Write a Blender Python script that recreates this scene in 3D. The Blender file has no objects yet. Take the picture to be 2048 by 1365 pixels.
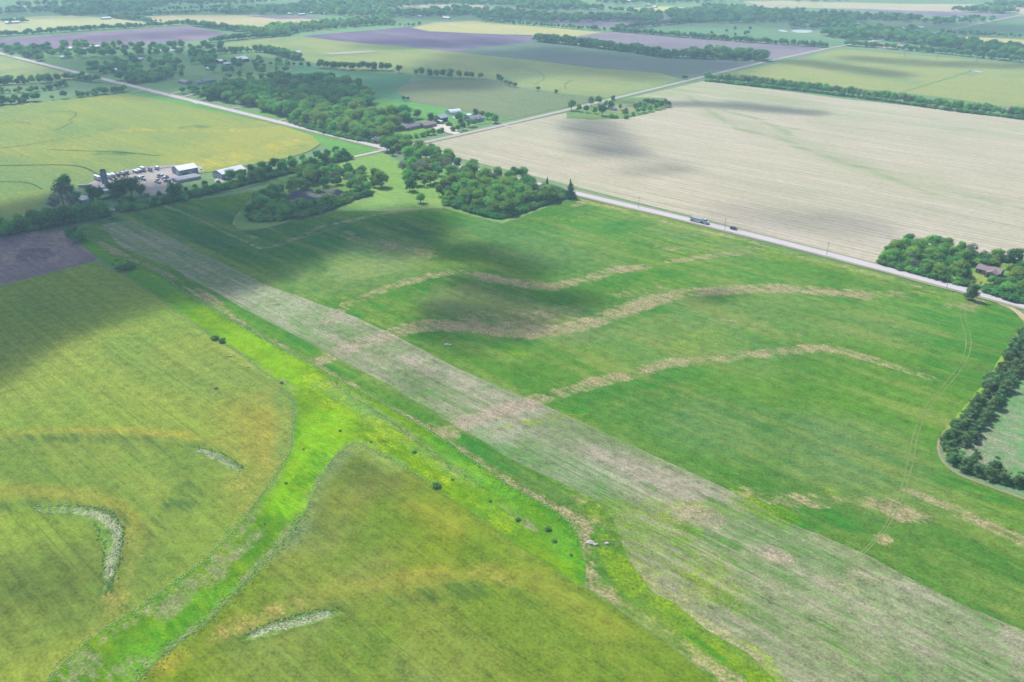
import bpy, bmesh, math, random
import numpy as np
from mathutils import Vector, Matrix
from mathutils.geometry import delaunay_2d_cdt

# ------------------------------------------------------------------ camera, world, sun, exposure
CX, CY, FPX, HCAM = 1024.0, 682.5, 1650.0, 180.0
PITCH = math.atan(817.0 / FPX)
SP, CP = math.sin(PITCH), math.cos(PITCH)
scene = bpy.context.scene
COL = scene.collection
cam_d = bpy.data.cameras.new('camera'); cam = bpy.data.objects.new('camera', cam_d); COL.objects.link(cam)
cam.location = (0, 0, HCAM); cam.rotation_euler = (math.pi / 2 - PITCH, 0, 0)
cam_d.sensor_width = 36.0; cam_d.lens = FPX / 2048 * 36.0; cam_d.clip_start = 1.0; cam_d.clip_end = 30000
scene.camera = cam
SUN_EL, SUN_AZ = math.radians(55), math.radians(-42)      # azimuth of the sun, measured from +Y towards +X
world = bpy.data.worlds.new('World'); scene.world = world; world.use_nodes = True
wn = world.node_tree; bg = wn.nodes['Background']
sky = wn.nodes.new('ShaderNodeTexSky'); sky.sky_type = 'NISHITA'; sky.sun_disc = False
sky.sun_elevation = SUN_EL; sky.sun_rotation = SUN_AZ; sky.altitude = 400; sky.air_density = 1.0; sky.dust_density = 1.5
wn.links.new(sky.outputs[0], bg.inputs[0]); bg.inputs[1].default_value = 0.13
sd = bpy.data.lights.new('sun', 'SUN'); sd.energy = 4.2; sd.angle = math.radians(0.5); sd.color = (1.0, 0.965, 0.90)
sun = bpy.data.objects.new('sun', sd); COL.objects.link(sun)
SDIR = Vector((math.sin(SUN_AZ) * math.cos(SUN_EL), math.cos(SUN_AZ) * math.cos(SUN_EL), math.sin(SUN_EL)))
sun.rotation_euler = SDIR.to_track_quat('Z', 'Y').to_euler(); sun.location = (0, 0, 600)
vs = scene.view_settings; vs.view_transform = 'Standard'; vs.look = 'None'; vs.gamma = 1.0; vs.use_curve_mapping = False
vs.exposure = 1.02
HAZE_DENS = 0.00016
try:
    scene.cycles.max_bounces = 6; scene.cycles.diffuse_bounces = 2; scene.cycles.volume_bounces = 0
    scene.cycles.transparent_max_bounces = 12; scene.cycles.use_denoising = True; scene.cycles.denoising_input_passes = 'RGB_ALBEDO_NORMAL'; scene.cycles.denoising_prefilter = 'ACCURATE'
    scene.cycles.adaptive_threshold = 0.02
except Exception:
    pass

# ------------------------------------------------------------------ helpers
def G(x, y):
    """ground point (metres) that the photograph shows at x, y (flat land, surveyed from the drone's position)"""
    u = (x - CX) / FPX; v = (CY - y) / FPX
    t = HCAM / (SP - v * CP)
    return (u * t, t * (CP + v * SP))
def GP(pts): return [G(*p) for p in pts]
def lin(c):
    c = np.asarray(c, float) / 255.0
    return np.where(c <= 0.04045, c / 12.92, ((c + 0.055) / 1.055) ** 2.4)
ALB = 0.42
def A3(c, k=1.0): return tuple(float(q) for q in lin(c) * ALB * k)
def A4(c, k=1.0): return A3(c, k) + (1.0,)

def tag(o, label=None, cat=None, group=None, kind=None):
    if label: o['label'] = label
    if cat: o['category'] = cat
    if group: o['group'] = group
    if kind: o['kind'] = kind
    return o
def link(name, data, parent=None, loc=None, rz=0.0):
    o = bpy.data.objects.new(name, data); COL.objects.link(o)
    if parent is not None: o.parent = parent
    if loc is not None: o.location = loc
    if rz: o.rotation_euler = (0, 0, rz)
    return o
def empty(name, loc, rz=0.0): return link(name, None, None, loc, rz)
def copy_tree(o, parent=None):
    c = o.copy(); COL.objects.link(c); c.parent = parent
    for ch in list(o.children): copy_tree(ch, c)
    return c

def NT(mat):
    nt = mat.node_tree
    for n in list(nt.nodes): nt.nodes.remove(n)
    return nt
class B:
    """small node-graph writer"""
    def __init__(s, name):
        s.m = bpy.data.materials.new(name); s.m.use_nodes = True; s.nt = NT(s.m)
        s.out = s.nt.nodes.new('ShaderNodeOutputMaterial')
    def n(s, t, **k):
        q = s.nt.nodes.new(t)
        for a, b in k.items(): setattr(q, a, b)
        return q
    def l(s, a, b): s.nt.links.new(a, b)
    def put(s, sock, v):
        if isinstance(v, bpy.types.NodeSocket): s.l(v, sock)
        else: sock.default_value = v
    def math(s, op, a, b=0.0, clamp=False):
        q = s.n('ShaderNodeMath', operation=op, use_clamp=clamp); s.put(q.inputs[0], a); s.put(q.inputs[1], b); return q.outputs[0]
    def mix(s, f, a, b, mode='MIX'):
        q = s.n('ShaderNodeMix', data_type='RGBA', blend_type=mode); s.put(q.inputs[0], f); s.put(q.inputs[6], a); s.put(q.inputs[7], b); return q.outputs[2]
    def rng(s, v, a, b, c=0.0, d=1.0, smooth=True):
        q = s.n('ShaderNodeMapRange', interpolation_type='SMOOTHSTEP' if smooth else 'LINEAR')
        s.put(q.inputs[0], v); q.inputs[1].default_value = a; q.inputs[2].default_value = b; q.inputs[3].default_value = c; q.inputs[4].default_value = d
        return q.outputs[0]
    def attr(s, name): return s.n('ShaderNodeAttribute', attribute_name=name)
    def obj(s): return s.n('ShaderNodeTexCoord').outputs['Object']
    def mapping(s, vec, rot=0.0, sc=(1, 1, 1), loc=(0, 0, 0)):
        q = s.n('ShaderNodeMapping'); s.l(vec, q.inputs[0]); q.inputs[1].default_value = loc; q.inputs[2].default_value = (0, 0, rot); q.inputs[3].default_value = sc; return q.outputs[0]
    def noise(s, vec, scale, detail=3.0, rough=0.6, dist=0.0):
        q = s.n('ShaderNodeTexNoise'); s.l(vec, q.inputs['Vector']); q.inputs['Scale'].default_value = scale
        q.inputs['Detail'].default_value = detail; q.inputs['Roughness'].default_value = rough; q.inputs['Distortion'].default_value = dist
        return q.outputs[0]
    def diffuse(s, col, normal=None, spec=None):
        if spec is None:
            q = s.n('ShaderNodeBsdfDiffuse'); s.put(q.inputs[0], col)
        else:
            q = s.n('ShaderNodeBsdfPrincipled'); s.put(q.inputs[0], col); q.inputs['Roughness'].default_value = spec
        if normal is not None: s.l(normal, q.inputs['Normal'])
        return q.outputs[0]
    def bump(s, h, strength, dist):
        q = s.n('ShaderNodeBump'); q.inputs['Strength'].default_value = strength; q.inputs['Distance'].default_value = dist; s.l(h, q.inputs['Height']); return q.outputs[0]
    def done(s, sh): s.l(sh, s.out.inputs[0]); return s.m

ROW = math.atan2(1841.0, -2007.0)        # heading of the section road and of the drill rows (about 137 degrees)
ADIR = np.array([math.cos(ROW), math.sin(ROW)])
_mats = {}
def field_mat(v1, v2, dry=(196, 168, 140), lush=(52, 140, 58), yel=(150, 178, 20), a1=0.5, a2=0.5, fine=0.22, rows=0.12,
              rowsc=0.9, rot=None, s_al=0.010, s_ac=0.09, blotch=0.018, fs=1.1, bump=0.25, stripes=None, swath=.25):
    key = repr(locals())
    if key in _mats: return _mats[key]
    b = B('field'); p = b.obj()
    r = b.mapping(p, rot=-(ROW if rot is None else rot))
    st = b.noise(b.mapping(r, sc=(s_al, s_ac, 1)), 1.0, 4.0, 0.62)
    st2 = b.noise(b.mapping(r, sc=(s_al * 4, s_ac * 3.2, 1), loc=(7, 3, 0)), 1.0, 3.0, 0.6)
    bl = b.noise(p, blotch, 4.0, 0.6, 0.6)
    f1 = b.noise(p, fs, 3.0, 0.7)
    f2 = b.noise(b.mapping(r, sc=(0.25, rowsc, 1)), 1.0, 2.0, 0.6)
    f3 = b.noise(p, fs * 0.22, 3.0, 0.65)
    c = b.attr('Col').outputs[0]; ms = b.n('ShaderNodeSeparateColor'); b.l(b.attr('msk').outputs[0], ms.inputs[0])
    c = b.mix(b.math('MULTIPLY', b.rng(st, 0.42, 0.66), a1), c, A4(v1))
    c = b.mix(b.math('MULTIPLY', b.rng(bl, 0.46, 0.66), a2), c, A4(v2))
    if stripes:
        (scol, period, amt) = stripes
        w = b.n('ShaderNodeTexWave', wave_type='BANDS', bands_direction='Y'); b.l(r, w.inputs[0]); w.inputs['Scale'].default_value = 20.0 / period / 2 / math.pi * 0.314
        w.inputs['Distortion'].default_value = 2.5; w.inputs['Detail'].default_value = 3; w.inputs['Detail Scale'].default_value = 0.6
        k = b.math('MULTIPLY', b.rng(w.outputs[1], 0.35, 0.8), b.math('MULTIPLY', b.rng(st2, 0.3, 0.65), amt))
        c = b.mix(k, c, A4(scol))
    st3 = b.noise(b.mapping(r, sc=(s_al * 9, max(s_ac * 8, .5), 1), loc=(3, 9, 0)), 1.0, 4.0, 0.7)
    jit = b.math('ADD', b.math('MULTIPLY', b.math('SUBTRACT', st2, 0.5), 2.1), b.math('MULTIPLY', b.math('SUBTRACT', st3, 0.5), 1.1))
    jit = b.math('ADD', jit, b.math('MULTIPLY', b.math('SUBTRACT', f3, 0.5), .9))
    lowf = b.noise(p, .035, 4.0, .65)
    jit = b.math('ADD', jit, b.math('MULTIPLY', b.math('SUBTRACT', lowf, 0.5), 1.9))
    mot = b.noise(b.mapping(r, sc=(.09, .34, 1), loc=(1, 5, 0)), 1.0, 4.0, .72)
    c = b.mix(b.rng(mot, .50, .78, 0, .55), c, A4(v1)); c = b.mix(b.rng(mot, .50, .24, 0, .5), c, A4(v2, .9))
    for k, colr in ((2, yel), (1, lush), (0, dry)):
        m = ms.outputs[k]
        f = b.rng(b.math('ADD', m, b.math('MULTIPLY', jit, b.rng(m, 0.02, 0.35))), 0.20, 0.95)
        cc = b.mix(b.rng(f1, 0.35, 0.7), A4(colr, 0.88), A4(colr, 1.12))
        f = b.math('MULTIPLY', f, b.rng(b.math('ADD', b.math('MULTIPLY', f1, .5), b.math('MULTIPLY', st3, .5)), .38, .62, .40, .88))
        c = b.mix(f, c, cc)
    g = b.math('ADD', b.math('MULTIPLY', b.math('SUBTRACT', f1, 0.5), fine * 4.6), b.math('MULTIPLY', b.math('SUBTRACT', f2, 0.5), rows * 3.0))
    g = b.math('ADD', g, b.math('MULTIPLY', b.math('SUBTRACT', f3, 0.5), fine * 3.4))
    sw = b.noise(b.mapping(r, sc=(.005, .30, 1), loc=(2, 8, 0)), 1.0, 3.0, .65)
    g = b.math('ADD', g, b.math('MULTIPLY', b.math('SUBTRACT', sw, .5), swath * 2))
    g = b.math('ADD', g, 1.0)
    hs = b.n('ShaderNodeHueSaturation'); b.l(c, hs.inputs['Color']); b.l(g, hs.inputs['Value'])
    nrm = b.bump(b.math('ADD', f1, b.math('MULTIPLY', mot, .8)), bump * 1.6, 0.6)
    m = b.done(b.diffuse(hs.outputs[0], nrm)); _mats[key] = m
    return m

def inside(P, poly):
    x, y = P[:, 0], P[:, 1]; r = np.zeros(len(P), bool); n = len(poly); j = n - 1
    for i in range(n):
        xi, yi = poly[i]; xj, yj = poly[j]
        if yi != yj:
            r ^= ((yi > y) != (yj > y)) & (x < (xj - xi) * (y - yi) / (yj - yi) + xi)
        j = i
    return r
def dist_line(P, L, closed=False):
    L = np.asarray(L, float); d = np.full(len(P), 1e9)
    if len(L) == 1: return np.hypot(P[:, 0] - L[0, 0], P[:, 1] - L[0, 1])
    idx = range(len(L) - (0 if closed else 1))
    for i in idx:
        a = L[i]; bb = L[(i + 1) % len(L)]; ab = bb - a; q = max(float(ab @ ab), 1e-9)
        t = np.clip(((P - a) @ ab) / q, 0, 1)
        e = P - a - t[:, None] * ab
        d = np.minimum(d, np.hypot(e[:, 0], e[:, 1]))
    return d
def smooth_poly(pts, it=1, closed=False):
    for _ in range(it):
        o = []; n = len(pts)
        rng = range(n) if closed else range(n - 1)
        if not closed: o.append(pts[0])
        for i in rng:
            a = pts[i]; c = pts[(i + 1) % n]
            o += [(a[0] * .75 + c[0] * .25, a[1] * .75 + c[1] * .25), (a[0] * .25 + c[0] * .75, a[1] * .25 + c[1] * .75)]
        if not closed: o.append(pts[-1])
        pts = o
    return pts
def sstep(x): x = np.clip(x, 0, 1); return x * x * (3 - 2 * x)

zcount = [0]
def field(name, poly, base, mat, strokes=(), masks=(), spacing=20.0, z=None, smooth=0, label=None, kind='structure', cat=None, ground=False, wob=0.0):
    """one sheet of land: photo outline -> ground outline, filled with a triangle net that carries colour and cover attributes"""
    g = list(poly) if ground else GP(poly)
    if smooth: g = smooth_poly(g, smooth, True)
    # densify the outline
    o = []
    for i in range(len(g)):
        a = np.array(g[i]); c = np.array(g[(i + 1) % len(g)]); L = np.hypot(*(c - a)); k = max(1, int(L / max(spacing, 1.5)))
        for t in range(k): o.append(a + (c - a) * t / k)
    rs = np.random.RandomState(len(name) * 7 + len(g))
    if wob:
        o = [q + rs.uniform(-wob, wob, 2) for q in o]
    o = [tuple(q) for q in o]
    A = np.array(o); mn, mx = A.min(0), A.max(0)
    xs = np.arange(mn[0], mx[0], spacing); ys = np.arange(mn[1], mx[1], spacing * 0.87)
    X, Y = np.meshgrid(xs, ys); X = X + (np.arange(len(ys)) % 2)[:, None] * spacing * .5
    P = np.stack([X.ravel(), Y.ravel()], 1) + rs.uniform(-.18, .18, (X.size, 2)) * spacing
    P = P[inside(P, o)]
    if len(P):
        P = P[dist_line(P, o, True) > spacing * 0.45]
    V = [Vector(q) for q in o] + [Vector(q) for q in P.tolist()]
    rv, re, rf, *_ = delaunay_2d_cdt(V, [], [list(range(len(o)))], 1, 1e-5)
    if z is None: z = 0.02 + 0.012 * zcount[0]; zcount[0] += 1
    VV = np.array([(v[0], v[1]) for v in rv])
    me = bpy.data.meshes.new(name)
    me.from_pydata([(v[0], v[1], z) for v in VV.tolist()], [], rf)
    Cc = np.tile(np.array(A3(base)), (len(VV), 1)); M = np.zeros((len(VV), 3))
    for (colr, pts, w, soft, amt) in strokes:
        L = pts if ground == 'm' else GP(pts)
        f = sstep(1 - (dist_line(VV, L) - w) / soft) * amt
        Cc = Cc + (np.array(A3(colr)) - Cc) * f[:, None]
    for (ch, pts, w, soft, amt) in masks:
        L = GP(pts)
        if w == 'poly':
            sdv = dist_line(VV, L, True) * np.where(inside(VV, L), -1, 1)
            f = sstep(.5 - sdv / soft) * amt
        else:
            f = sstep(1 - (dist_line(VV, L) - w) / soft) * amt
        M[:, ch] = np.maximum(M[:, ch], f)
    for nm, D in (('Col', Cc), ('msk', M)):
        at = me.attributes.new(nm, 'FLOAT_COLOR', 'POINT')
        buf = np.ones((len(VV), 4), np.float32); buf[:, :3] = D; at.data.foreach_set('color', buf.ravel())
    me.materials.append(mat); me.update()
    ob = link(name, me); tag(ob, label, cat, None, kind)
    return ob
def ribbon(name, pts, w, mat, z, ground=False, kind='structure', label=None, sm=2, parent=None, jit=0.0):
    g = list(pts) if ground else GP(pts)
    if sm: g = smooth_poly(g, sm)
    g = [np.array(q) for q in g]; vs_, fs_ = [], []
    rs = np.random.RandomState(int(abs(g[0][0]) * 13) % 9999)
    if jit:
        d = [g[0]]
        for i in range(len(g) - 1):
            k = max(1, int(np.hypot(*(g[i + 1] - g[i])) / max(w * 2.5, 1.0)))
            d += [g[i] + (g[i + 1] - g[i]) * (t + 1) / k for t in range(k)]
        g = d
    for i, q in enumerate(g):
        t = g[min(i + 1, len(g) - 1)] - g[max(i - 1, 0)]; t = t / (np.hypot(*t) + 1e-9); nrm = np.array([-t[1], t[0]])
        ww = w / 2 * (1 + (rs.uniform(-jit, jit) if jit else 0)); cc = q + nrm * (rs.uniform(-jit, jit) * w * .25 if jit else 0)
        vs_ += [(*(cc + nrm * ww), z), (*(cc - nrm * ww), z)]
        if i: fs_.append((2 * i - 2, 2 * i - 1, 2 * i + 1, 2 * i))
    me = bpy.data.meshes.new(name); me.from_pydata(vs_, [], fs_); me.materials.append(mat)
    return tag(link(name, me, parent), label, None, None, kind)
def plain(name, colr, var=0.18, sc=0.6, rough=None, k=1.0, var2=0.0, bump=0.0):
    b = B(name); p = b.obj(); n1 = b.noise(p, sc, 4.0, 0.65); n2 = b.noise(p, sc * 0.07, 3.0, 0.6)
    g = b.math('ADD', 1.0, b.math('ADD', b.math('MULTIPLY', b.math('SUBTRACT', n1, 0.5), var * 2), b.math('MULTIPLY', b.math('SUBTRACT', n2, 0.5), (var2 or var) * 2)))
    hs = b.n('ShaderNodeHueSaturation'); hs.inputs['Color'].default_value = A4(colr, k); b.l(g, hs.inputs['Value'])
    return b.done(b.diffuse(hs.outputs[0], b.bump(n1, bump, 0.3) if bump else None, rough))
# ------------------------------------------------------------------ the land
GRASS = field_mat((120, 150, 90), (90, 130, 80), a1=.6, a2=.6)
def quadfield(name, x0, y0, x1, y1, base, mat, z):
    me = bpy.data.meshes.new(name); me.from_pydata([(x0, y0, z), (x1, y0, z), (x1, y1, z), (x0, y1, z)], [], [(0, 1, 2, 3)])
    at = me.attributes.new('Col', 'FLOAT_COLOR', 'POINT'); at.data.foreach_set('color', list(A4(base)) * 4)
    at = me.attributes.new('msk', 'FLOAT_COLOR', 'POINT'); at.data.foreach_set('color', [0, 0, 0, 1] * 4)
    me.materials.append(mat); return tag(link(name, me), kind='structure')
quadfield('ground', -4500, -1500, 4500, 8000, (128, 160, 112), field_mat((150, 168, 120), (112, 150, 104), a1=.6, a2=.7, s_al=.003, s_ac=.01, blotch=.006), 0.0)

YG = field_mat((172, 178, 108), (118, 156, 104), a1=.55, a2=.55, s_al=.004, s_ac=.02, blotch=.008, dry=(170, 165, 120), lush=(88, 140, 84), yel=(205, 196, 96))
PURP = field_mat((170, 152, 160), (118, 104, 128), a1=.5, a2=.6, s_al=.003, s_ac=.02, blotch=.006, dry=(182, 160, 160), lush=(110, 140, 118), yel=(150, 160, 120))
BEI = field_mat((214, 200, 160), (176, 186, 128), a1=.5, a2=.5, s_al=.003, s_ac=.02, blotch=.006)
GRN = field_mat((128, 156, 110), (92, 138, 98), a1=.5, a2=.5, s_al=.003, s_ac=.02, blotch=.006)
far = [
 ('purple_bare_field', [(-400,112),(-200,95),(0,78),(376,53),(470,71),(407,80),(294,90),(0,100),(-400,140)], (150,130,148), PURP),
 ('pale_wheat_field', [(-300,40),(0,36),(137,31),(219,36),(297,44),(304,51),(0,68),(-300,92)], (196,200,140), BEI),
 ('pale_wheat_field', [(273,34),(342,31),(513,31),(684,44),(600,50),(478,57),(376,47),(308,44)], (204,192,140), BEI),
 ('ploughed_strip', [(485,32),(620,33),(650,36),(560,39)], (140,122,140), PURP),
 ('green_crop_field', [(202,29),(444,14),(410,24),(239,31)], (120,172,110), GRN),
 ('yellow_green_wheat_field', [(431,90),(581,73),(605,73),(680,83),(796,92),(902,104),(1056,120),(1193,137),(1322,147),(1360,159),(1300,177),(1210,196),(1107,185),(1066,175),(1035,173),(970,158),(827,149),(680,140),(591,116),(526,101)], (160,172,108), YG),
 ('purple_bare_field', [(605,73),(680,65),(817,54),(854,62),(957,68),(1063,70),(1066,82),(902,104),(796,92),(680,83)], (122,108,132), PURP),
 ('green_crop_field', [(575,72),(700,57),(772,50),(823,54),(680,65),(604,73)], (120,176,110), GRN),
 ('pale_wheat_field', [(823,56),(858,63),(970,68),(1151,73),(1206,65),(963,44),(953,41),(871,45)], (196,192,120), BEI),
 ('purple_bare_field', [(1151,73),(1213,65),(1290,68),(1380,75),(1649,96),(1608,114),(1540,118),(1340,100),(1110,76)], (150,140,146), PURP),
 ('green_purple_field', [(1066,82),(902,104),(1056,120),(1193,137),(1322,147),(1362,158),(1400,153),(1540,123),(1333,116),(1110,88)], (118,140,118), field_mat((148,136,148),(100,132,104),a1=.6,a2=.5,s_al=.003,s_ac=.012,blotch=.005)),
 ('yellow_wheat_field', [(1420,155),(1530,133),(1683,99),(1860,114),(2048,128),(2300,148),(2400,255),(2048,219),(1861,192),(1700,176),(1526,164)], (166,174,104), YG),
 ('yellow_wheat_field', [(1815,78),(1861,70),(2048,80),(2300,98),(2300,125),(2048,106),(1929,99),(1878,85)], (206,196,112), BEI),
 ('green_crop_field', [(1861,68),(1960,48),(2038,31),(2400,25),(2400,98),(2048,77)], (122,152,112), GRN),
 ('purple_bare_field', [(1650,22),(1800,20),(2048,32),(2300,40),(2200,60),(2035,34),(1980,38),(1850,30),(1700,25)], (164,146,160), PURP),
 ('pale_wheat_field', [(1480,4),(1560,2),(1800,8),(2048,10),(2300,16),(2300,36),(2048,28),(1900,24),(1700,18),(1560,15)], (208,194,158), BEI),
 ('green_crop_field', [(1723,43),(1755,39),(1843,44),(1840,56),(1780,53)], (150,172,112), GRN),
 ('pale_bare_field', [(960,20),(1000,17),(1114,24),(1120,28),(1050,30),(980,26)], (196,174,156), PURP),
 ('purple_bare_field', [(1060,42),(1117,33),(1158,29),(1270,33),(1390,38),(1329,52),(1227,57),(1150,50)], (164,146,150), PURP),
 ('green_crop_field', [(1200,60),(1348,50),(1440,50),(1553,64),(1683,82),(1720,86),(1645,96),(1450,82),(1230,64)], (116,154,110), GRN),
 ('pale_bare_field', [(1400,12),(1500,9),(1620,14),(1560,19),(1480,19)], (190,176,150), BEI),
 ('pale_bare_field', [(640,8),(830,10),(970,10),(960,20),(860,16),(760,13)], (196,180,158), BEI),
 ('green_crop_field', [(1240,4),(1440,3),(1470,12),(1330,16)], (140,174,120), GRN),
 ('pale_bare_field', [(20,12),(120,12),(110,20),(10,20)], (186,170,150), BEI),
 ('green_crop_field', [(130,20),(210,15),(230,22),(150,28)], (140,172,120), GRN),
 ('pale_bare_field', [(1730,92),(1790,88),(1820,95),(1760,100)], (182,164,140), BEI),
 ('brown_green_field', [(789,181),(817,164),(900,158),(974,157),(1042,176),(1104,186),(1213,197),(1135,215),(1022,240),(919,220),(817,202)], (134,148,104), field_mat((150,148,110),(112,142,96),a1=.4,a2=.4,s_al=.004,s_ac=.03,blotch=.008)),
 ('teal_meadow', [(570,138),(600,130),(680,142),(827,151),(817,163),(789,181),(817,202),(760,200),(700,195),(560,165)], (96,148,104), field_mat((112,152,108),(84,138,96),a1=.4,a2=.5,s_al=.004,s_ac=.02,blotch=.008)),
 ('light_green_meadow', [(700,205),(770,197),(817,204),(919,222),(1010,240),(960,250),(850,240),(720,232),(690,215)], (112,170,88), field_mat((130,176,92),(96,156,84),a1=.5,a2=.5,s_al=.006,s_ac=.03,blotch=.015)),
 ('suburb_meadow', [(60,120),(200,105),(420,95),(560,120),(590,135),(560,165),(480,180),(300,192),(180,158),(90,128)], (116,156,98), field_mat((140,164,108),(96,142,92),a1=.5,a2=.5,s_al=.006,s_ac=.03,blotch=.01)),
 ('roadside_field', [(-300,45),(0,112),(60,127),(170,158),(100,160),(-300,175)], (170,182,120), YG),
]
for k, (n, poly, colr, m) in enumerate(far):
    field(n, poly, colr, m, spacing=40, z=0.03 + 0.01 * k)

# big left wheat field between the road and the hedgerow
field('yellow_green_wheat_field', [(-400,215),(0,213),(120,200),(250,188),(330,203),(470,232),(560,250),(625,272),(640,288),(610,308),(560,320),(490,331),(440,347),(410,350),(390,348),(180,362),(90,395),(60,440),(0,452),(-400,510)],
      (150,168,92), field_mat((176,180,84),(120,156,92),a1=.5,a2=.5,s_al=.006,s_ac=.03,blotch=.010,yel=(214,196,80),dry=(186,170,110),lush=(80,128,78)),
      strokes=[((196,188,88),[(470,290),(620,290),(560,250),(420,310),(500,320)],14,45,.5),((172,178,92),[(60,300),(250,270),(420,255)],12,40,.4),((120,152,92),[(0,330),(160,340)],20,50,.5),((110,150,90),[(0,390),(80,390)],20,40,.5)],
      masks=[(2,[(430,325),(520,300),(600,285)],8,30,.42),(2,[(260,262),(400,258),(480,262)],5,20,.36),(1,[(380,255),(400,255)],6,10,.8),(1,[(205,305),(245,308)],6,8,.8),(0,[(20,225),(60,240)],8,20,.4)],
      spacing=9, z=0.05)
# beige stubble field across the road
BEIGE = field_mat((214, 203, 182), (180, 184, 144), dry=(176, 160, 140), lush=(150, 170, 118), yel=(206, 200, 150), a1=.55, a2=.35, s_al=.004, s_ac=.035, rowsc=.35, rows=.10, fine=.12, blotch=.009, stripes=((166, 166, 130), 18.0, .6), swath=.34)
field('beige_stubble_field', [(832,296),(870,284),(945,268),(1035,247),(1133,226),(1133,238),(1250,237),(1290,229),(1345,213),(1330,197),(1260,196),(1332,180),(1405,163),(1530,178),(1700,200),(1860,216),(2048,240),(2500,300),(2500,720),(2048,602),(1990,587),(1960,579),(1900,564),(1830,546),(1740,523),(1600,487),(1480,457),(1330,419),(1180,381),(1060,351),(920,317)],
      (206, 196, 170), BEIGE,
      strokes=[((222,196,178),[(1500,470),(1680,490),(1740,470)],14,40,.35),((224,200,180),[(1060,300),(1250,350),(1450,400)],12,40,.35),((170,180,140),[(1430,230),(1580,280),(1750,345),(1960,400)],6,22,.55),((160,178,120),[(1290,186),(1420,176),(1560,205)],14,50,.75),((182,190,150),[(1420,200),(1700,225),(2048,270)],10,50,.6),((196,194,160),[(1120,300),(1300,330),(1500,345)],10,40,.3),
               ((214,200,186),[(1560,480),(1740,500),(1760,470),(1900,470)],15,50,.7),((176,178,150),[(1500,380),(1650,400),(1900,430)],10,60,.35),((182,178,150),[(860,292),(960,300),(1100,345)],6,16,.4)],
      masks=[(1,[(1380,195),(1430,230),(1480,260),(1570,280),(1600,296),(1750,345),(1850,385),(1960,400),(2048,420)],2.0,6,.75),(1,[(1440,220),(1520,240),(1580,270)],2,7,.8),
             (1,[(1500,250),(1640,262),(1750,258)],3,8,.35),(0,[(1740,485),(1790,470),(1800,478),(1780,486)],1.2,1.5,.5),(0,[(1700,462),(1780,452),(1810,460)],1.0,1.6,.45)],
      spacing=7, z=0.05)
field('farmstead_yard', [(1133,226),(1180,205),(1215,196),(1260,195),(1330,196),(1345,213),(1290,230),(1250,238),(1180,240),(1140,236)], (134,166,96), GRASS,
      strokes=[((200,186,150),[(1265,210),(1240,222),(1290,205)],6,12,.9),((170,190,90),[(1290,215),(1320,205)],5,12,.8)], spacing=5, z=0.08)
# verges, lawns and yards
VERGE = field_mat((140, 176, 84), (110, 158, 70), a1=.5, a2=.5, s_al=.02, s_ac=.2, blotch=.03)
field('grass_verge', [(560,232),(660,252),(757,283),(757,297),(725,312),(716,312),(640,322),(625,318),(660,300),(640,288),(625,272),(560,250),(470,232),(330,203),(250,188),(256,184)], (112,172,84), VERGE, masks=[(0,[(760,302),(700,318)],1,4,.4)], spacing=6, z=0.06)
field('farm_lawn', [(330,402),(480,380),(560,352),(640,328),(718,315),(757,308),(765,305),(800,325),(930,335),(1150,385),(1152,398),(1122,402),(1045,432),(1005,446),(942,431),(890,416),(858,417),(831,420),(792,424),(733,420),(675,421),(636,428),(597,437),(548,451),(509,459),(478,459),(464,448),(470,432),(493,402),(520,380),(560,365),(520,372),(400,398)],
      (138,178,92), field_mat((150,186,88),(118,166,84),a1=.5,a2=.5,s_al=.01,s_ac=.06,blotch=.02, dry=(176,170,120)),
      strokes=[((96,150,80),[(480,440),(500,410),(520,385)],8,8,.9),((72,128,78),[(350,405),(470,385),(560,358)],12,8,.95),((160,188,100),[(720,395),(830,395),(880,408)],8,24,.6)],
      masks=[(0,[(880,415),(831,419),(760,421),(640,428),(560,448),(509,457),(478,457),(464,446),(476,425),(494,402)],1.0,2.2,.8)], spacing=4, z=0.06)
field('pond_mud', [(572,392),(590,382),(640,380),(672,378),(690,384),(672,396),(645,404),(640,412),(600,412),(580,405)], (66,66,90), field_mat((84,80,104),(56,58,78),a1=.5,a2=.5,dry=(176,184,146),lush=(84,116,78)),
      masks=[(0,[(618,386),(636,392),(658,388),(660,382),(630,381)],3,3,.9),(0,[(590,402),(612,405)],4,5,.5)], spacing=2.5, z=0.10)
field('house_garden', [(1755,520),(1830,500),(1900,500),(2048,520),(2300,560),(2300,670),(2048,606),(1960,580),(1900,562),(1830,548)], (120,160,76), VERGE,
      strokes=[((170,180,90),[(1935,556),(1985,566),(1960,572)],6,8,.8)], masks=[(0,[(1935,545),(1925,552),(1940,575),(1950,588)],2,3,.9),(0,[(1955,530),(1990,536)],3,3,.6)], spacing=4, z=0.08)
field('house_lawn', [(800,285),(830,278),(900,262),(1000,242),(1030,236),(1022,240),(960,250),(900,236),(860,240),(820,255),(770,270),(760,285)], (124,170,80), VERGE, spacing=5, z=0.30)
field('gravel_drive', [(862,255),(876,249),(900,252),(915,262),(921,268),(908,270),(880,263)], (222,208,196), plain('pale_gravel',(228,216,204),.1), spacing=8, z=0.45)
field('gravel_yard', [(172,370),(200,356),(250,342),(300,333),(345,330),(400,332),(408,342),(360,352),(352,372),(346,386),(330,388),(300,392),(285,384),(240,372),(216,371),(190,380)], (186,178,172),
      field_mat((196,186,182),(160,156,150),a1=.5,a2=.5,dry=(150,140,130),lush=(120,140,96)), strokes=[((206,196,190),[(330,345),(390,338)],6,12,.7)], masks=[(0,[(300,380),(345,372)],2,4,.3)], spacing=4, z=0.09)
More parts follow.
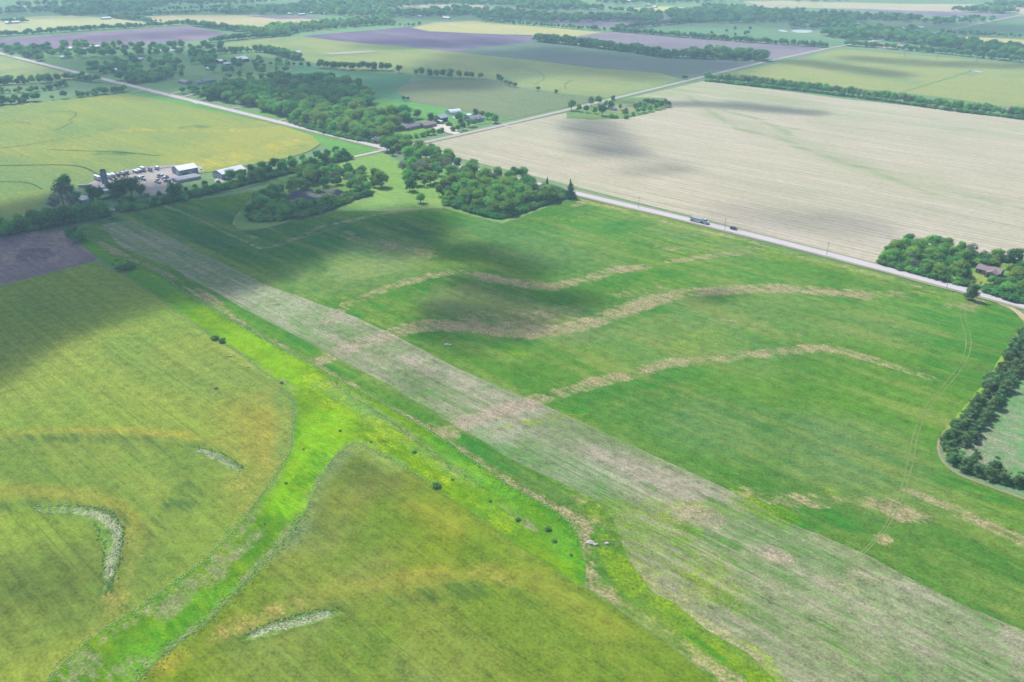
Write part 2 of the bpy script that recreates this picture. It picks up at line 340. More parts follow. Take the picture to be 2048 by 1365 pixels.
# ploughed field, left
field('ploughed_field', [(-420,620),(-200,520),(0,463),(60,463),(112,454),(150,478),(191,512),(190,522),(0,571),(-300,652),(-600,760)], (142,126,128), field_mat((168,150,146),(116,104,114),a1=.6,a2=.5,s_al=.02,s_ac=.5,rows=.22,fine=.2,dry=(180,160,140),lush=(76,72,84)),
      masks=[(0,[(75,468),(105,470),(120,478)],3,8,.7),(1,[(45,505),(85,497),(95,512),(60,520),(50,512)],3,6,.6),(0,[(20,530),(30,505),(60,495),(105,495),(120,510),(100,525)],.8,1.8,.9),(0,[(0,540),(10,510),(60,485),(130,490),(145,508)],.8,1.8,.9),(0,[(120,478),(150,500)],1,2,.4),(0,[(0,548),(190,505)],1,2,.3)], spacing=4, z=0.05)
# left wheat field
WHEAT = field_mat((154, 168, 68), (116, 154, 56), dry=(172, 164, 78), lush=(66, 104, 54), yel=(178, 172, 62), swath=.42, a1=.5, a2=.55, s_al=.012, s_ac=.07, rows=.18, rowsc=1.3, fine=.32, blotch=.016, fs=1.0)
F1 = [(-600,765),(-300,655),(0,573),(190,524),(246,548),(297,585),(342,616),(420,671),(472,702),(523,743),(560,767),(583,794),(586,826),(583,898),(575,915),(545,958),(497,1028),(453,1076),(405,1124),(349,1165),(294,1206),(235,1243),(183,1276),(146,1309),(92,1365),(30,1440),(-60,1560),(-500,1560)]
field('wheat_field', F1, (136,162,56), WHEAT,
      strokes=[((190,174,62),[(0,868),(130,863),(260,864),(360,872),(440,892),(500,915),(530,935)],0.6,4.7,0.94),((190,174,62),[(0,982),(100,983),(180,993),(230,1010),(262,1045),(266,1085),(250,1150),(225,1200)],0.8,5.2,0.94),((190,174,62),[(560,840),(570,880),(550,910)],1.4,9.4,0.88),((160,158,62),[(560,860),(540,900),(500,960),(440,1010),(380,1090)],8,22,.55),((160,150,58),[(240,1340),(300,1210),(250,1240),(60,1330)],10,40,.3),
               ((104,134,62),[(0,930),(380,960)],16,20,.5),((150,160,66),[(300,1130),(480,1000),(540,930)],10,26,.5),((92,116,58),[(0,1180),(80,1200),(190,1150)],14,18,.55),  # dark stroke at lower left puts faint cloud shade into the wheat colour
               ((156,168,74),[(60,760),(260,700),(420,740)],20,50,.5),((112,146,70),[(240,700),(330,730),(520,780)],6,18,.4),((120,142,60),[(0,890),(200,885),(420,905)],3,9,.6),((168,156,64),[(520,830),(560,860)],12,18,.5),
               ((104,150,70),[(570,790),(586,850),(575,905)],3,6,.6)],
      masks=[(0,[(270,1075),(250,1150),(215,1230),(200,1290)],2,5,.45),
             (1,[(0,880),(150,876),(300,882),(400,893),(460,910),(490,935)],1.5,5,.42),(1,[(0,1016),(90,1003),(150,1003),(200,1015),(245,1050),(245,1100),(220,1180),(200,1250)],1.5,4,.5),(1,[(380,980),(330,1040),(300,1080)],3,8,.35),
             (0,[(550,870),(530,920),(480,960)],3,10,.35),(0,[(565,800),(575,830)],.5,1.0,.8)], spacing=2.6, z=0.05)
# front centre wheat field
WHEAT2 = field_mat((142, 154, 50), (100, 138, 26), dry=(178, 162, 88), lush=(78, 112, 46), yel=(180, 170, 54), swath=.45, a1=.5, a2=.6, s_al=.012, s_ac=.08, rows=.18, rowsc=1.3, fine=.32, blotch=.018, fs=1.0)
F2 = [(710,886),(735,895),(769,914),(802,932),(839,954),(865,973),(909,1003),(976,1047),(1028,1088),(1076,1117),(1117,1143),(1142,1162),(1168,1173),(1228,1212),(1279,1249),(1338,1288),(1380,1322),(1450,1380),(1560,1480),(1500,1640),(-60,1640),(40,1560),(140,1480),(274,1365),(298,1339),(327,1313),(372,1276),(420,1239),(464,1195),(520,1136),(579,1073),(612,1025),(638,962),(668,917),(687,899)]
field('wheat_field', F2, (124,146,28), WHEAT2,
      strokes=[((190,174,62),[(340,1320),(450,1255),(560,1225),(680,1190),(800,1165),(900,1150),(1000,1150),(1080,1160)],1.0,6.3,0.94),((190,174,62),[(1060,1160),(1140,1200),(1230,1260)],1.0,5.2,0.79),((190,174,62),[(700,1010),(760,960),(840,1010),(900,1050)],1.0,9.4,0.56),((150,152,88),[(660,1110),(640,1180),(620,1160)],6,26,.35),((140,146,96),[(660,1060),(700,1010),(690,1100)],6,22,.2),((92,114,56),[(640,1020),(680,960),(730,950)],8,14,.6),((104,128,46),[(900,1180),(760,1200),(560,1240),(430,1290)],3,10,.6),  # dark stroke near the apex is soft cloud shade painted on the crop
               ((146,156,70),[(700,1260),(900,1300),(1100,1360)],12,30,.4),((128,148,78),[(560,1310),(700,1320),(860,1365)],8,20,.5),((108,140,40),[(1040,1160),(1200,1260),(1340,1340)],10,20,.6),((96,116,50),[(760,930),(800,980)],4,10,.5),
               ((124,146,92),[(700,892),(660,930),(640,960),(600,1050),(560,1100)],2,5,.8),((150,176,90),[(700,888),(740,905),(790,935)],1,5,.8)],
      masks=[(0,[(440,1270),(520,1235),(600,1210)],1.5,4,.5),(0,[(960,1140),(1020,1155)],2,5,.4),
             (1,[(440,1290),(560,1250),(700,1215),(860,1190),(960,1180)],1.5,5,.42),(1,[(1060,1185),(1140,1190)],5,8,.3)], spacing=2.2, z=0.05)  # dark green line under the terrace band is its shadow, painted in
# grass waterway
WAT = field_mat((150, 180, 4), (96, 146, 6), dry=(160, 158, 118), lush=(66, 140, 20), yel=(168, 194, 24), a1=.5, a2=.5, s_al=.03, s_ac=.14, rows=.08, fine=.30, blotch=.035, fs=1.2, bump=.5)
WW = [(116,454),(147,459),(185,480),(219,507),(284,531),(325,552),(376,589),(427,620),(495,661),(554,692),(581,709),(632,733),(697,771),(760,803),(830,845),(860,862),(891,881),(917,900),(954,926),(1005,963),(1050,988),(1098,1014),(1139,1044),(1157,1070),(1161,1096),(1172,1133),(1168,1172),(1142,1161),(1117,1142),(1076,1116),(1028,1087),(976,1046),(909,1002),(865,972),(839,953),(802,931),(769,913),(735,894),(710,885),(687,898),(667,916),(637,961),(611,1024),(578,1072),(519,1135),(463,1194),(419,1238),(371,1275),(326,1312),(297,1338),(273,1366),(140,1480),(40,1560),(-60,1640),(-200,1640),(-60,1558),(31,1439),(93,1364),(147,1308),(184,1275),(236,1242),(295,1205),(350,1164),(406,1123),(454,1075),(498,1027),(546,957),(576,914),(584,897),(587,826),(584,793),(561,766),(524,742),(473,701),(421,670),(343,615),(298,584),(247,547),(191,513),(150,480)]
field('grass_waterway', WW, (112,162,0), WAT,
      strokes=[((142,188,84),[(297,1335),(371,1273),(463,1192),(578,1070),(637,959),(667,914),(687,896),(710,883),(735,892),(802,929)],1.0,2.6,.85),((132,182,76),[(235,1243),(349,1165),(453,1076),(545,958),(583,898),(587,826),(583,794)],.8,2.2,.8),((84,156,40),[(130,460),(200,510),(300,560),(350,600)],14,10,.9),((92,142,30),[(600,960),(560,1040),(480,1120),(380,1200),(280,1290),(180,1365)],16,8,.75),((112,152,30),[(600,800),(680,850),(740,880)],7,12,.5),
               ((140,176,96),[(640,760),(700,800),(760,840),(850,900),(950,960)],2,5,.6),((146,206,16),[(640,870),(660,840),(640,900),(620,950),(590,1000)],5,10,.9),((120,190,40),[(420,1230),(330,1300)],6,10,.6),
               ((96,180,40),[(880,885),(960,940),(1050,1000),(1130,1060),(1160,1150)],3,5,.7),((160,214,20),[(480,660),(560,715),(600,750)],6,14,.5),((118,172,60),[(1000,1030),(1080,1080)],4,12,.4)],
      masks=[(0,[(520,1065),(470,1110),(400,1172)],1.2,3,.55),(1,[(640,905),(600,985),(560,1030),(500,1100)],2.5,5,.6),(1,[(440,1190),(380,1240),(320,1290)],3,6,.6),(0,[(330,1225),(380,1180),(430,1150)],2,4,.75),(0,[(140,1365),(160,1340)],4,6,.7),(0,[(260,1350),(235,1362)],5,6,.6),
             (0,[(660,765),(740,810),(830,880),(900,935),(960,975),(1030,1030),(1070,1060)],.6,1.6,.62),(1,[(584,800),(587,870),(570,920)],1.5,2.5,.6),(1,[(880,880),(950,925),(1040,985),(1130,1040),(1158,1090),(1168,1160)],1.2,2.5,.6),
             (0,[(160,1310),(240,1260),(330,1200),(420,1130),(500,1045),(560,950)],.8,2.0,.55),(0,[(300,1330),(400,1250),(500,1150),(570,1070),(630,970),(700,890)],.8,2.2,.55),(2,[(620,760),(700,830),(850,930),(1000,1040)],4,8,.4),(0,[(590,830),(590,780),(540,745),(440,680)],.6,1.4,.5)],
      spacing=2.0, z=0.075)
# the main field
MAIN = field_mat((146, 160, 76), (66, 124, 34), dry=(190, 168, 132), lush=(46, 130, 34), yel=(138, 170, 10), a1=.65, a2=.6, s_al=.009, s_ac=.08, rows=.12, rowsc=1.4, fine=.34, blotch=.014, fs=1.0)
MF = [(147,461),(225,436),(300,415),(332,405),(400,400),(470,388),(520,381),(493,404),(470,434),(464,449),(478,461),(509,461),(548,453),(597,439),(636,430),(675,423),(733,422),(792,426),(831,422),(858,419),(890,418),(942,433),(1005,448),(1045,434),(1122,404),(1152,400),(1152,392),(1330,436),(1480,475),(1600,505),(1740,540),(1900,582),(1950,597),(1990,605),(2030,625),(2050,650),(2010,700),(1985,745),(1925,820),(1888,868),(1876,890),(1880,915),(1905,945),(1960,965),(2048,1000),(2200,1060),(2450,1160),(2900,1640),(2100,1640),(1700,1640),(1560,1480),(1450,1380),(1380,1320),(1338,1286),(1279,1247),(1228,1210),(1172,1172),(1172,1133),(1162,1096),(1158,1070),(1140,1044),(1099,1013),(1051,987),(1006,962),(955,925),(918,899),(892,880),(831,844),(761,802),(698,770),(633,732),(582,708),(555,691),(496,660),(428,619),(377,588),(326,551),(285,530),(220,506),(186,479)]
S = []; Kk = []
D = 0; Lh = 1; Y = 2
Kk += [(D,[(668,632),(690,612),(714,602),(782,574),(861,552),(905,545)],2.0,5.0,.62),(D,[(925,546),(1039,569),(1107,575),(1175,558),(1227,541),(1288,534)],2.8,5.6,.75),(D,[(1340,524),(1400,515),(1470,508),(1530,494)],1.6,5.0,.55),
       (D,[(655,715),(690,702),(748,680),(817,657),(851,651),(902,653),(953,657),(1005,664),(1056,667),(1107,661),(1158,652),(1227,629),(1295,605),(1363,587),(1468,580),(1536,576),(1621,581),(1690,587),(1727,592)],4.0,5.6,.78),(D,[(1727,592),(1775,588),(1833,590)],2.4,5.0,.5),(D,[(960,640),(1080,640),(1150,630)],8.0,12.4,.32),(D,[(1020,655),(1100,662)],5.6,5.0,.7),
       (D,[(885,866),(926,850),(970,832),(1020,818),(1056,808)],2.4,3.7,.66),(D,[(1075,800),(1158,776),(1199,763),(1261,750),(1330,728),(1433,718),(1478,711),(1536,707),(1600,700),(1638,697),(1690,703),(1741,717)],2.4,4.3,.66),(D,[(1741,719),(1792,736),(1843,750),(1881,766)],1.6,3.1,.5),
       (D,[(1500,985),(1570,1001),(1640,1002),(1700,1002),(1747,1008),(1792,1020),(1847,1034)],2.0,4.3,.6),(D,[(1821,986),(1903,1019),(1977,1048),(2048,1082),(2150,1120)],1.6,4.3,.68),(D,[(1785,1016),(1800,1025)],4.0,3.1,.8),(D,[(1758,1076),(1768,1086),(1778,1078),(1766,1072),(1758,1076)],0.5,1.6,.9),(D,[(1672,1000),(1680,1004)],1.0,2.0,.8),
       (D,[(184,478),(239,512),(300,535),(342,556),(410,592),(455,622)],1.5,4.0,.62),(D,[(437,612),(495,655),(560,693),(625,730),(697,770),(760,802),(831,846),(887,882),(939,912),(1013,960),(1087,1004),(1139,1034),(1160,1060)],1.0,2.2,.62),
       (D,[(1120,1020),(1150,1036),(1172,1060),(1168,1080),(1165,1104),(1176,1137),(1190,1170)],1.6,2.2,.9),(D,[(1190,1170),(1235,1206),(1279,1236),(1327,1266),(1380,1304),(1470,1368),(1560,1440)],1.5,2.8,.8),(D,[(860,855),(905,872),(880,880)],1.6,3.1,.6),
       (D,[(1152,398),(1240,420),(1340,447),(1389,459),(1477,479),(1535,494)],1.2,3.1,.62),(D,[(1574,507),(1633,521),(1711,540),(1760,552),(1819,569),(1870,584)],1.2,3.1,.5),(D,[(1165,405),(1150,412)],2.4,3.7,.6),(D,[(1900,612),(1935,618),(1950,600)],2.4,5.0,.65),
       (D,[(1310,495),(1380,500)],2.4,5.0,.4),(D,[(700,470),(760,490),(850,510)],4.0,11.2,.35),(D,[(560,490),(640,455),(750,430),(790,425)],1.2,3.2,.55),(D,[(330,412),(400,440),(460,470),(522,497),(560,490)],0.5,1.2,.85),(D,[(500,474),(512,476)],2.0,3.0,.5),
       (D,[(1160,1000),(1350,1020),(1440,1060),(1480,1040)],1.6,6.2,.3),(D,[(1190,1040),(1210,1050)],1.6,3.1,.35),(D,[(1420,640),(1500,650),(1590,665)],2.4,7.4,.33),(D,[(1240,590),(1320,575)],2.4,7.4,.3),(D,[(230,455),(150,470)],3.2,5.0,.4)]
# wheel tracks of the drive across the field
TR = [(1925,620),(1925,640),(1938,672),(1935,710),(1915,745),(1880,785),(1850,820),(1830,870),(1822,920),(1812,960),(1800,1000),(1793,1015)]
Kk += [(Lh,[(816,668),(850,665),(902,668),(953,674),(1005,685),(1050,690)],4,7,.7),(Lh,[(1107,676),(1200,648),(1300,621),(1400,601),(1430,600)],3,9,.5),(Lh,[(1100,802),(1158,795),(1227,783),(1290,760),(1400,738)],4,8,.62),(Lh,[(700,628),(760,605),(830,575),(900,560),(960,556),(1040,590),(1150,600)],5,10,.55),
       (Lh,[(1120,585),(1200,568),(1290,552),(1360,545)],4,9,.6),(Lh,[(1290,442),(1260,450),(1220,460)],6,10,.55),(Lh,[(400,560),(460,600),(540,650),(620,700),(700,750)],2.5,5,.5),(Lh,[(920,874),(960,900),(1020,940)],2.5,4,.7),(Lh,[(200,455),(300,420),(420,420),(560,470),(640,500),(740,450),(880,430)],25,20,.42),
       (Lh,[(1900,650),(1990,640),(1960,700),(1930,760)],14,14,.5),(Lh,[(1480,1030),(1600,1035),(1740,1040)],4,6,.5),(Lh,[(1950,960),(2048,1010)],10,12,.4),(Lh,[(680,640),(700,650)],2,3,.6),(Lh,[(1130,812),(1150,818)],3,4,.6),(Lh,[(160,470),(215,510),(330,560),(390,600)],3,5,.4),
       (Y,[(1160,400),(1300,430),(1400,455),(1500,480)],3,7,.5),(Y,[(1330,490),(1400,500),(1450,480)],6,14,.34),(Y,[(1500,500),(1640,530),(1760,555),(1880,595)],3,8,.4),(Y,[(1010,680),(1040,700)],3,6,.5),(Y,[(1484,1002),(1510,1030),(1560,1035)],5,4,.8),(Y,[(1655,985),(1690,1003)],1.5,4,.6),(Y,[(1160,830),(1060,845),(970,865)],1,3,.4),
       (Y,[(1200,1020),(1260,1050),(1300,1030),(1400,1050)],5,8,.52),(Lh,[(1430,1010),(1450,1015)],2,4,.7),(Y,[(1220,1090),(1260,1160),(1330,1230),(1420,1300),(1520,1370)],3.5,4,.78),(Y,[(1330,1100),(1420,1160),(1470,1170)],2,6,.4),(Y,[(1370,690),(1480,660)],5,14,.25),(Lh,[(1340,1230),(1410,1300),(1480,1360)],1,2.5,.6),(Y,[(990,430),(1180,440)],3,14,.3),(Y,[(840,600),(760,640)],6,14,.25)]
S += [((122,168,52),[(1160,405),(1330,445),(1500,485)],14,30,.5),((124,164,60),[(1000,450),(1180,470)],10,40,.4),((150,150,110),[(930,600),(1060,640),(1130,650)],10,26,.5),((146,152,104),[(1380,470),(1440,490),(1500,500)],6,24,.5),((120,156,90),[(960,470),(1100,500)],10,30,.4),((150,156,100),[(1560,610),(1640,640),(1760,660)],6,24,.4),((132,158,88),[(1300,700),(1420,650)],10,26,.4),((150,160,96),[(1360,600),(1500,630)],4,18,.4),((120,150,90),[(1700,900),(1740,960)],10,30,.5),((146,152,100),[(700,560),(800,530)],8,24,.5),((66,140,58),[(1000,450),(1200,430),(1350,470)],14,50,.6),((84,150,70),[(1500,560),(1700,620),(1850,640)],16,40,.35),((90,138,80),[(1300,640),(1500,690)],12,40,.4),((72,122,60),[(1300,820),(1500,900),(1700,940)],14,40,.4),((44,112,58),[(300,440),(560,480),(760,470)],25,30,.85),  # last stroke: lush green, deepened so the colour carries cloud shade
      ((104,142,92),[(1000,470),(1150,520)],10,40,.4),((80,126,60),[(1900,1200),(1700,1120)],20,40,.4),((138,164,96),[(620,560),(720,540),(760,500)],14,26,.6),((120,160,70),[(1180,405),(1330,440),(1600,508),(1900,585)],5,4,.9),((112,146,92),[(1420,850),(1600,880),(1640,940)],8,24,.4),((84,108,64),[(980,920),(1120,1000),(1250,1060)],2,6,.4)]
field('green_crop_field', MF, (96,146,40), MAIN, strokes=S, masks=Kk, spacing=2.3, z=0.06)
TRK = plain('worn_wheel_track', (134,154,84), .4, .5); TRK2 = plain('flattened_crop', (122,150,110), .25, .5)
for dx in (-5, 5): ribbon('wheel_track', [(x + dx, y) for x, y in TR], .42, TRK, .12, jit=.6)
for dx in (-3, 5): ribbon('wheel_track', [(1790+dx,1018),(1770+dx,1058),(1740+dx,1092),(1700+dx,1128)], .4, TRK, .12, jit=.5)
ribbon('field_path', [(330,411),(400,440),(460,470),(522,497),(545,496),(600,478),(680,453),(750,432),(790,426)], 1.1, TRK2, .12, jit=.35)
# pale stubble strips drilled along the road direction
STUB = field_mat((182, 172, 148), (104, 140, 72), dry=(190, 166, 146), lush=(80, 142, 44), yel=(140, 168, 18), a1=.65, a2=.5, s_al=.010, s_ac=.16, swath=.42, rows=.22, rowsc=.9, fine=.34, blotch=.03, fs=1.2)
strip1 = [(205,450),(240,443),(267,442),(359,484),(455,532),(526,568),(601,595),(649,612),(714,636),(796,675),(919,739),(1090,812),(1240,881),(1481,991),(1530,1018),(1581,1047),(1640,1070),(1736,1112),(1825,1160),(1921,1208),(2048,1262),(2700,1570),(2700,1700),(1800,1640),(1640,1440),(1555,1366),(1496,1306),(1415,1262),(1348,1206),(1309,1190),(1257,1122),(1240,1075),(1225,1035),(1180,995),(1087,950),(1013,914),(954,876),(919,858),(851,816),(765,765),(684,723),(598,675),(478,613),(437,588),(376,556),(338,531),(297,518),(239,494)]
field('stubble_strip', strip1, (136,152,102), STUB,
      strokes=[((176,176,136),[(1700,1200),(1850,1290),(2048,1365)],34,60,.8),((190,180,164),[(1810,1170),(1940,1240),(2048,1300)],2,8,.6),((182,170,154),[(1480,1070),(1620,1120),(1800,1200)],2,9,.5),((132,164,110),[(1600,1120),(1800,1230),(1900,1320)],6,18,.5),((184,170,156),[(1370,1200),(1500,1290),(1620,1360)],3,10,.5),((176,168,150),[(1880,1290),(2048,1380)],4,14,.5),((130,148,88),[(1600,1140),(1900,1290),(2048,1365)],45,50,.5),((120,146,100),[(230,460),(300,490),(430,560)],20,14,.7),((176,186,146),[(520,590),(640,640),(600,650)],8,20,.6),((190,178,160),[(820,720),(1000,800),(1060,820)],2,8,.5),((186,172,156),[(1010,860),(1200,920),(1420,1000)],3,10,.6),((140,168,122),[(960,860),(1100,930),(1200,960)],4,10,.5)],
      masks=[(D,[(1540,1105),(1570,1120)],1.5,4,.75),(D,[(1360,1210),(1420,1260),(1500,1320)],1.5,5,.55),(D,[(1660,1170),(1700,1175),(1720,1150)],2,6,.45),(Lh,[(1600,1110),(1700,1150),(1720,1180)],3,8,.4),(Y,[(1270,1110),(1400,1150),(1450,1190)],4,7,.62),(Lh,[(1300,1080),(1400,1110),(1500,1150)],3,7,.42),(Lh,[(1255,1092),(1350,1085),(1470,1035),(1560,1045)],5,9,.62),(D,[(1262,1125),(1310,1192),(1360,1222)],2,5,.45),(Lh,[(1500,1220),(1640,1290),(1760,1365)],5,14,.36),(Lh,[(1700,1200),(1900,1300),(2048,1365)],5,14,.34),(Y,[(1380,1190),(1470,1215)],2,5,.5),(Lh,[(1560,1150),(1620,1190)],1,4,.4),(D,[(1800,1150),(1790,1200),(1770,1230)],3,7,.35),(Lh,[(1960,1220),(1980,1250)],1.5,4,.5),(Y,[(1225,1030),(1300,1050),(1350,1062),(1300,1085)],5,9,.85),(Y,[(1240,1075),(1257,1122),(1309,1190),(1348,1206),(1415,1262),(1496,1306),(1560,1370)],1.5,5,.8),(Lh,[(1240,1050),(1330,1075),(1420,1075),(1500,1060)],4,8,.62),(Y,[(1500,1008),(1530,1024),(1560,1038)],3,3,.85),(Lh,[(1484,1000),(1500,1050),(1540,1060)],2,4,.6),(Lh,[(1430,1008),(1460,1015)],2,4,.75),(D,[(1370,1030),(1420,1038)],3,6,.6),(Y,[(1320,1100),(1400,1140)],6,12,.6),(Lh,[(1200,1000),(1260,1030)],3,7,.6),(Lh,[(1309,1190),(1348,1206),(1415,1262),(1496,1306)],.8,3,.5),(D,[(690,700),(748,680),(800,664)],4.0,6,.8),(D,[(885,866),(926,850),(970,832),(1020,818),(1056,808)],3.0,5,.8),(D,[(780,720),(850,740)],3,9,.35),(D,[(660,640),(690,612)],3,6,.5),(Lh,[(835,790),(850,786)],2,3,.7),(Lh,[(940,830),(950,825)],1.5,3,.6),(Lh,[(850,770),(900,790),(960,810)],3,9,.32),(Y,[(1180,818),(1060,845),(960,868)],1.5,2.5,.6),(Lh,[(760,740),(700,725)],2,6,.35),(Lh,[(1130,960),(1300,1010)],3,7,.42),(Y,[(1300,1015),(1440,1020),(1476,1010)],2.5,5,.66),(Lh,[(1180,997),(1087,952),(1013,916),(954,878),(851,818),(765,767)],1.0,4,.55),(Lh,[(480,600),(600,660),(700,720)],3,10,.35),(Lh,[(1000,880),(1150,940),(1300,1000)],4,12,.36)], spacing=2.0, z=0.09)
# paddock inside the pine windbreak
field('paddock', [(2060,660),(2010,745),(1960,812),(1915,880),(1920,915),(1960,945),(2048,985),(2200,1045),(2450,1140),(2900,1140),(2700,700)], (120,168,104), field_mat((146,178,120),(104,160,90),a1=.5,a2=.5,dry=(172,156,140),lush=(84,160,76)),
      masks=[(D,[(1990,745),(1950,850),(1935,905),(2000,940)],2,6,.62),(D,[(2048,780),(2010,830),(2000,900),(2048,930)],3,8,.5)], spacing=3, z=0.12)
# pale rough patches and grassed terrace ends in the wheat
ROUGH = field_mat((150, 176, 100), (104, 144, 56), dry=(184, 184, 152), lush=(66, 104, 44), a1=.6, a2=.6, s_al=.3, s_ac=.3, fine=.45, blotch=.12, fs=1.5)
for poly, ms in (([(365,893),(392,894),(420,899),(450,911),(475,925),(488,942),(472,945),(446,934),(423,920),(398,907)], [(0,[(400,902),(430,914),(452,925),(474,938)],.5,1.5,.95),(1,[(372,893),(430,900),(468,917),(487,940)],.3,1.0,.9)]),
                 ([(60,1013),(100,1013),(150,1013),(190,1015),(224,1028),(244,1053),(246,1085),(239,1120),(228,1155),(214,1195),(204,1185),(208,1150),(207,1110),(200,1075),(186,1047),(150,1034),(95,1030)], [(0,[(100,1023),(130,1026)],.4,1.2,.8),(0,[(150,1022),(190,1028),(215,1040),(234,1062),(236,1090),(222,1120),(216,1150)],.8,1.8,.95),(1,[(60,1012),(150,1011),(218,1022),(245,1050),(248,1090),(240,1130),(214,1195)],.5,1.2,.9),(1,[(190,1050),(203,1090),(206,1130),(206,1180)],.3,1.1,.8)]),
                 ([(480,1284),(505,1264),(540,1247),(580,1236),(620,1225),(668,1220),(684,1227),(655,1240),(610,1251),(570,1263),(525,1276)], [(0,[(510,1270),(545,1258),(590,1247),(635,1235),(655,1230)],.5,1.5,.95),(1,[(482,1278),(540,1246),(620,1224),(680,1219)],.5,1.2,.9)]),
                 ([(1178,1082),(1190,1084),(1210,1082),(1250,1080),(1255,1088),(1225,1092),(1195,1092),(1180,1090)], [(1,[(1205,1086),(1230,1088)],2,1.5,.9)])):
    field('rough_grass_patch', poly, (124,158,66), ROUGH, masks=ms, spacing=1.0, z=0.07, wob=.5)
# roads
ASPH = plain('pale_asphalt', (214,208,210), .06, .8, None)  # pale grey asphalt, one even base colour
GRAV = plain('gravel_road', (208,202,190), .12, .5, None)
SHO = plain('road_shoulder', (168,164,130), .2, .5, None)
DIRT = plain('dirt_track', (206,186,150), .2, .4, None)
PAINT = plain('road_line_paint', (226,200,120), .1, 1.0, None)
RA = [(-700,-70),(-300,30),(0,107),(200,157),(400,206),(560,245),(760,294),(920,331),(1150,386),(1300,423),(1480,467),(1600,497),(1740,532),(1900,573),(2048,613),(2600,765)]
def straight(P):   # fit one straight line in the ground plane
    g = np.array(GP(P)); c = g.mean(0); u, s_, v = np.linalg.svd(g - c); d = v[0]; t = (g - c) @ d
    return [tuple(c + d * t.min()), tuple(c + d * t.max())]
gA = [G(*p) for p in [(-300,31),(0,108),(400,206),(760,295),(1150,387),(1480,465),(1740,531),(2048,612),(2600,765)]]
ribbon('road_shoulder', gA, 13.0, SHO, 0.36, True, jit=.06); ribbon('main_road', gA, 7.4, ASPH, 0.40, True)
gB = [G(*p) for p in [(758,302),(800,296),(950,264),(1130,222),(1400,156),(1540,122),(1700,88),(1860,70),(2040,30),(2300,-15)]]
ribbon('road_shoulder', gB, 10.0, SHO, 0.37, True, jit=.06); ribbon('side_road', gB, 6.2, plain('old_asphalt',(190,190,180),.08,.8), 0.41, True)
gC = [G(*p) for p in [(760,303),(718,313),(640,326),(480,366),(330,399),(235,418),(150,438),(0,464),(-200,508)]]
ribbon('gravel_road', gC, 5.5, GRAV, 0.38, True, jit=.06)
centre = []
a0 = np.array(gA[3]); 
ribbon('dirt_track', [(1965,592),(1990,604),(2030,618),(2060,650)], 3.2, DIRT, 0.15, jit=.2)
ribbon('dirt_track', [(1900,850),(1882,874),(1874,893),(1882,922),(1912,948),(1960,967),(2048,998),(2200,1052),(2450,1150)], 1.2, plain('mown_edge',(166,160,122),.3,.5), 0.15, jit=.35)
ribbon('farm_drive', [(905,235),(925,246),(950,252)], 3, GRAV, 0.5); ribbon('farm_drive', [(1020,256),(1005,249),(985,246)], 3, GRAV, 0.5)
ribbon('farm_drive', [(395,209),(350,190),(300,185)][::-1], 3, GRAV, 0.5)
for P in ([(455,220),(500,212)],[(575,250),(590,240),(600,232)],[(675,276),(700,262),(690,255)],[(555,243),(585,236)],[(365,195),(400,187)],[(480,160),(440,170),(395,180)],[(263,186),(300,178)],[(330,192),(375,180),(395,172)],[(60,122),(75,122)]):
    ribbon('farm_drive', P, 3, GRAV, 0.5)
ribbon('far_gravel_track', [(600,72),(680,66),(820,54),(880,46),(960,41)], 4, GRAV, 0.5)
ribbon('far_gravel_track', [(1700,90),(1740,84),(1750,80)], 4, GRAV, 0.5)
ribbon('grass_strip', [(2052,650),(2014,702),(1988,747),(1932,820),(1897,862),(1888,890),(1896,912)], 2.2, plain('bright_grass_strip',(150,186,66),.25,.6), .32, jit=.3)
# drill tramlines pressed into the wheat, and contour furrows in the fields beyond
TRAM = plain('tramline_dark_crop', (100,124,58), .15, .6)  # tramline crop in a darker green than the wheat
VP = (-983.0, -135.0)
def tram(x, y, x2, w=.20):
    y2 = y + (x2 - x) * (y - VP[1]) / (x - VP[0]); ribbon('tramline', [(x, y), (x2, y2)], w, TRAM, 0.075, sm=0, jit=.25)
for x, y, x2 in ((55,900,130),(160,890,250),(320,928,382),(-5,752,60),(40,590,160),(190,560,330),(205,690,300),(60,640,110),(290,720,350),(120,800,215),(185,770,300),(330,745,445),(60,1035,160),(20,1140,70),(0,1110,40),(110,950,150),(60,825,110),(235,870,290),(730,1240,1000),(560,1290,640),(700,1110,900),(640,1300,700),(900,1230,1050),(100,1050,250),(300,800,480)):
    tram(x, y, x2)
FUR = plain('contour_furrow_weeds', (84,116,86), .2, .3)
for P, w in (([(0,332),(60,331),(120,330),(165,333),(200,352)],1.6),([(0,297),(60,290),(130,277)],.9),([(100,300),(150,302),(250,305),(320,313)],1.1),([(0,364),(60,365),(85,380)],1.0),([(80,225),(140,223),(158,228),(135,242),(150,244),(110,262)],.8),([(190,262),(235,256)],.8),([(640,290),(618,305),(560,321),(490,333),(440,342),(400,348)],1.5),([(390,345),(360,332),(300,341),(200,358)],1.2),
             ([(1054,139),(1085,147),(1090,160),(1066,170)],1.0),([(1145,160),(1128,170),(1132,180)],1.0),([(560,100),(620,95)],.8),([(60,250),(56,246),(30,244),(0,248)],.8),([(700,228),(740,215),(780,210),(820,222)],.7)):
    ribbon('contour_furrow', P, w, FUR, 0.30, jit=.3)
ribbon('field_track', [(1785,190),(1860,168),(1930,146),(1945,140)], 3.0, plain('grassed_track',(140,178,110),.1), 0.5)
ribbon('green_pond', [(1935,141),(1965,146)], 9, plain('pale_pond_water',(170,196,150),.05,rough=.2), 0.5)
MUDW = plain('pale_pond', (206,208,214), .06, rough=.3)
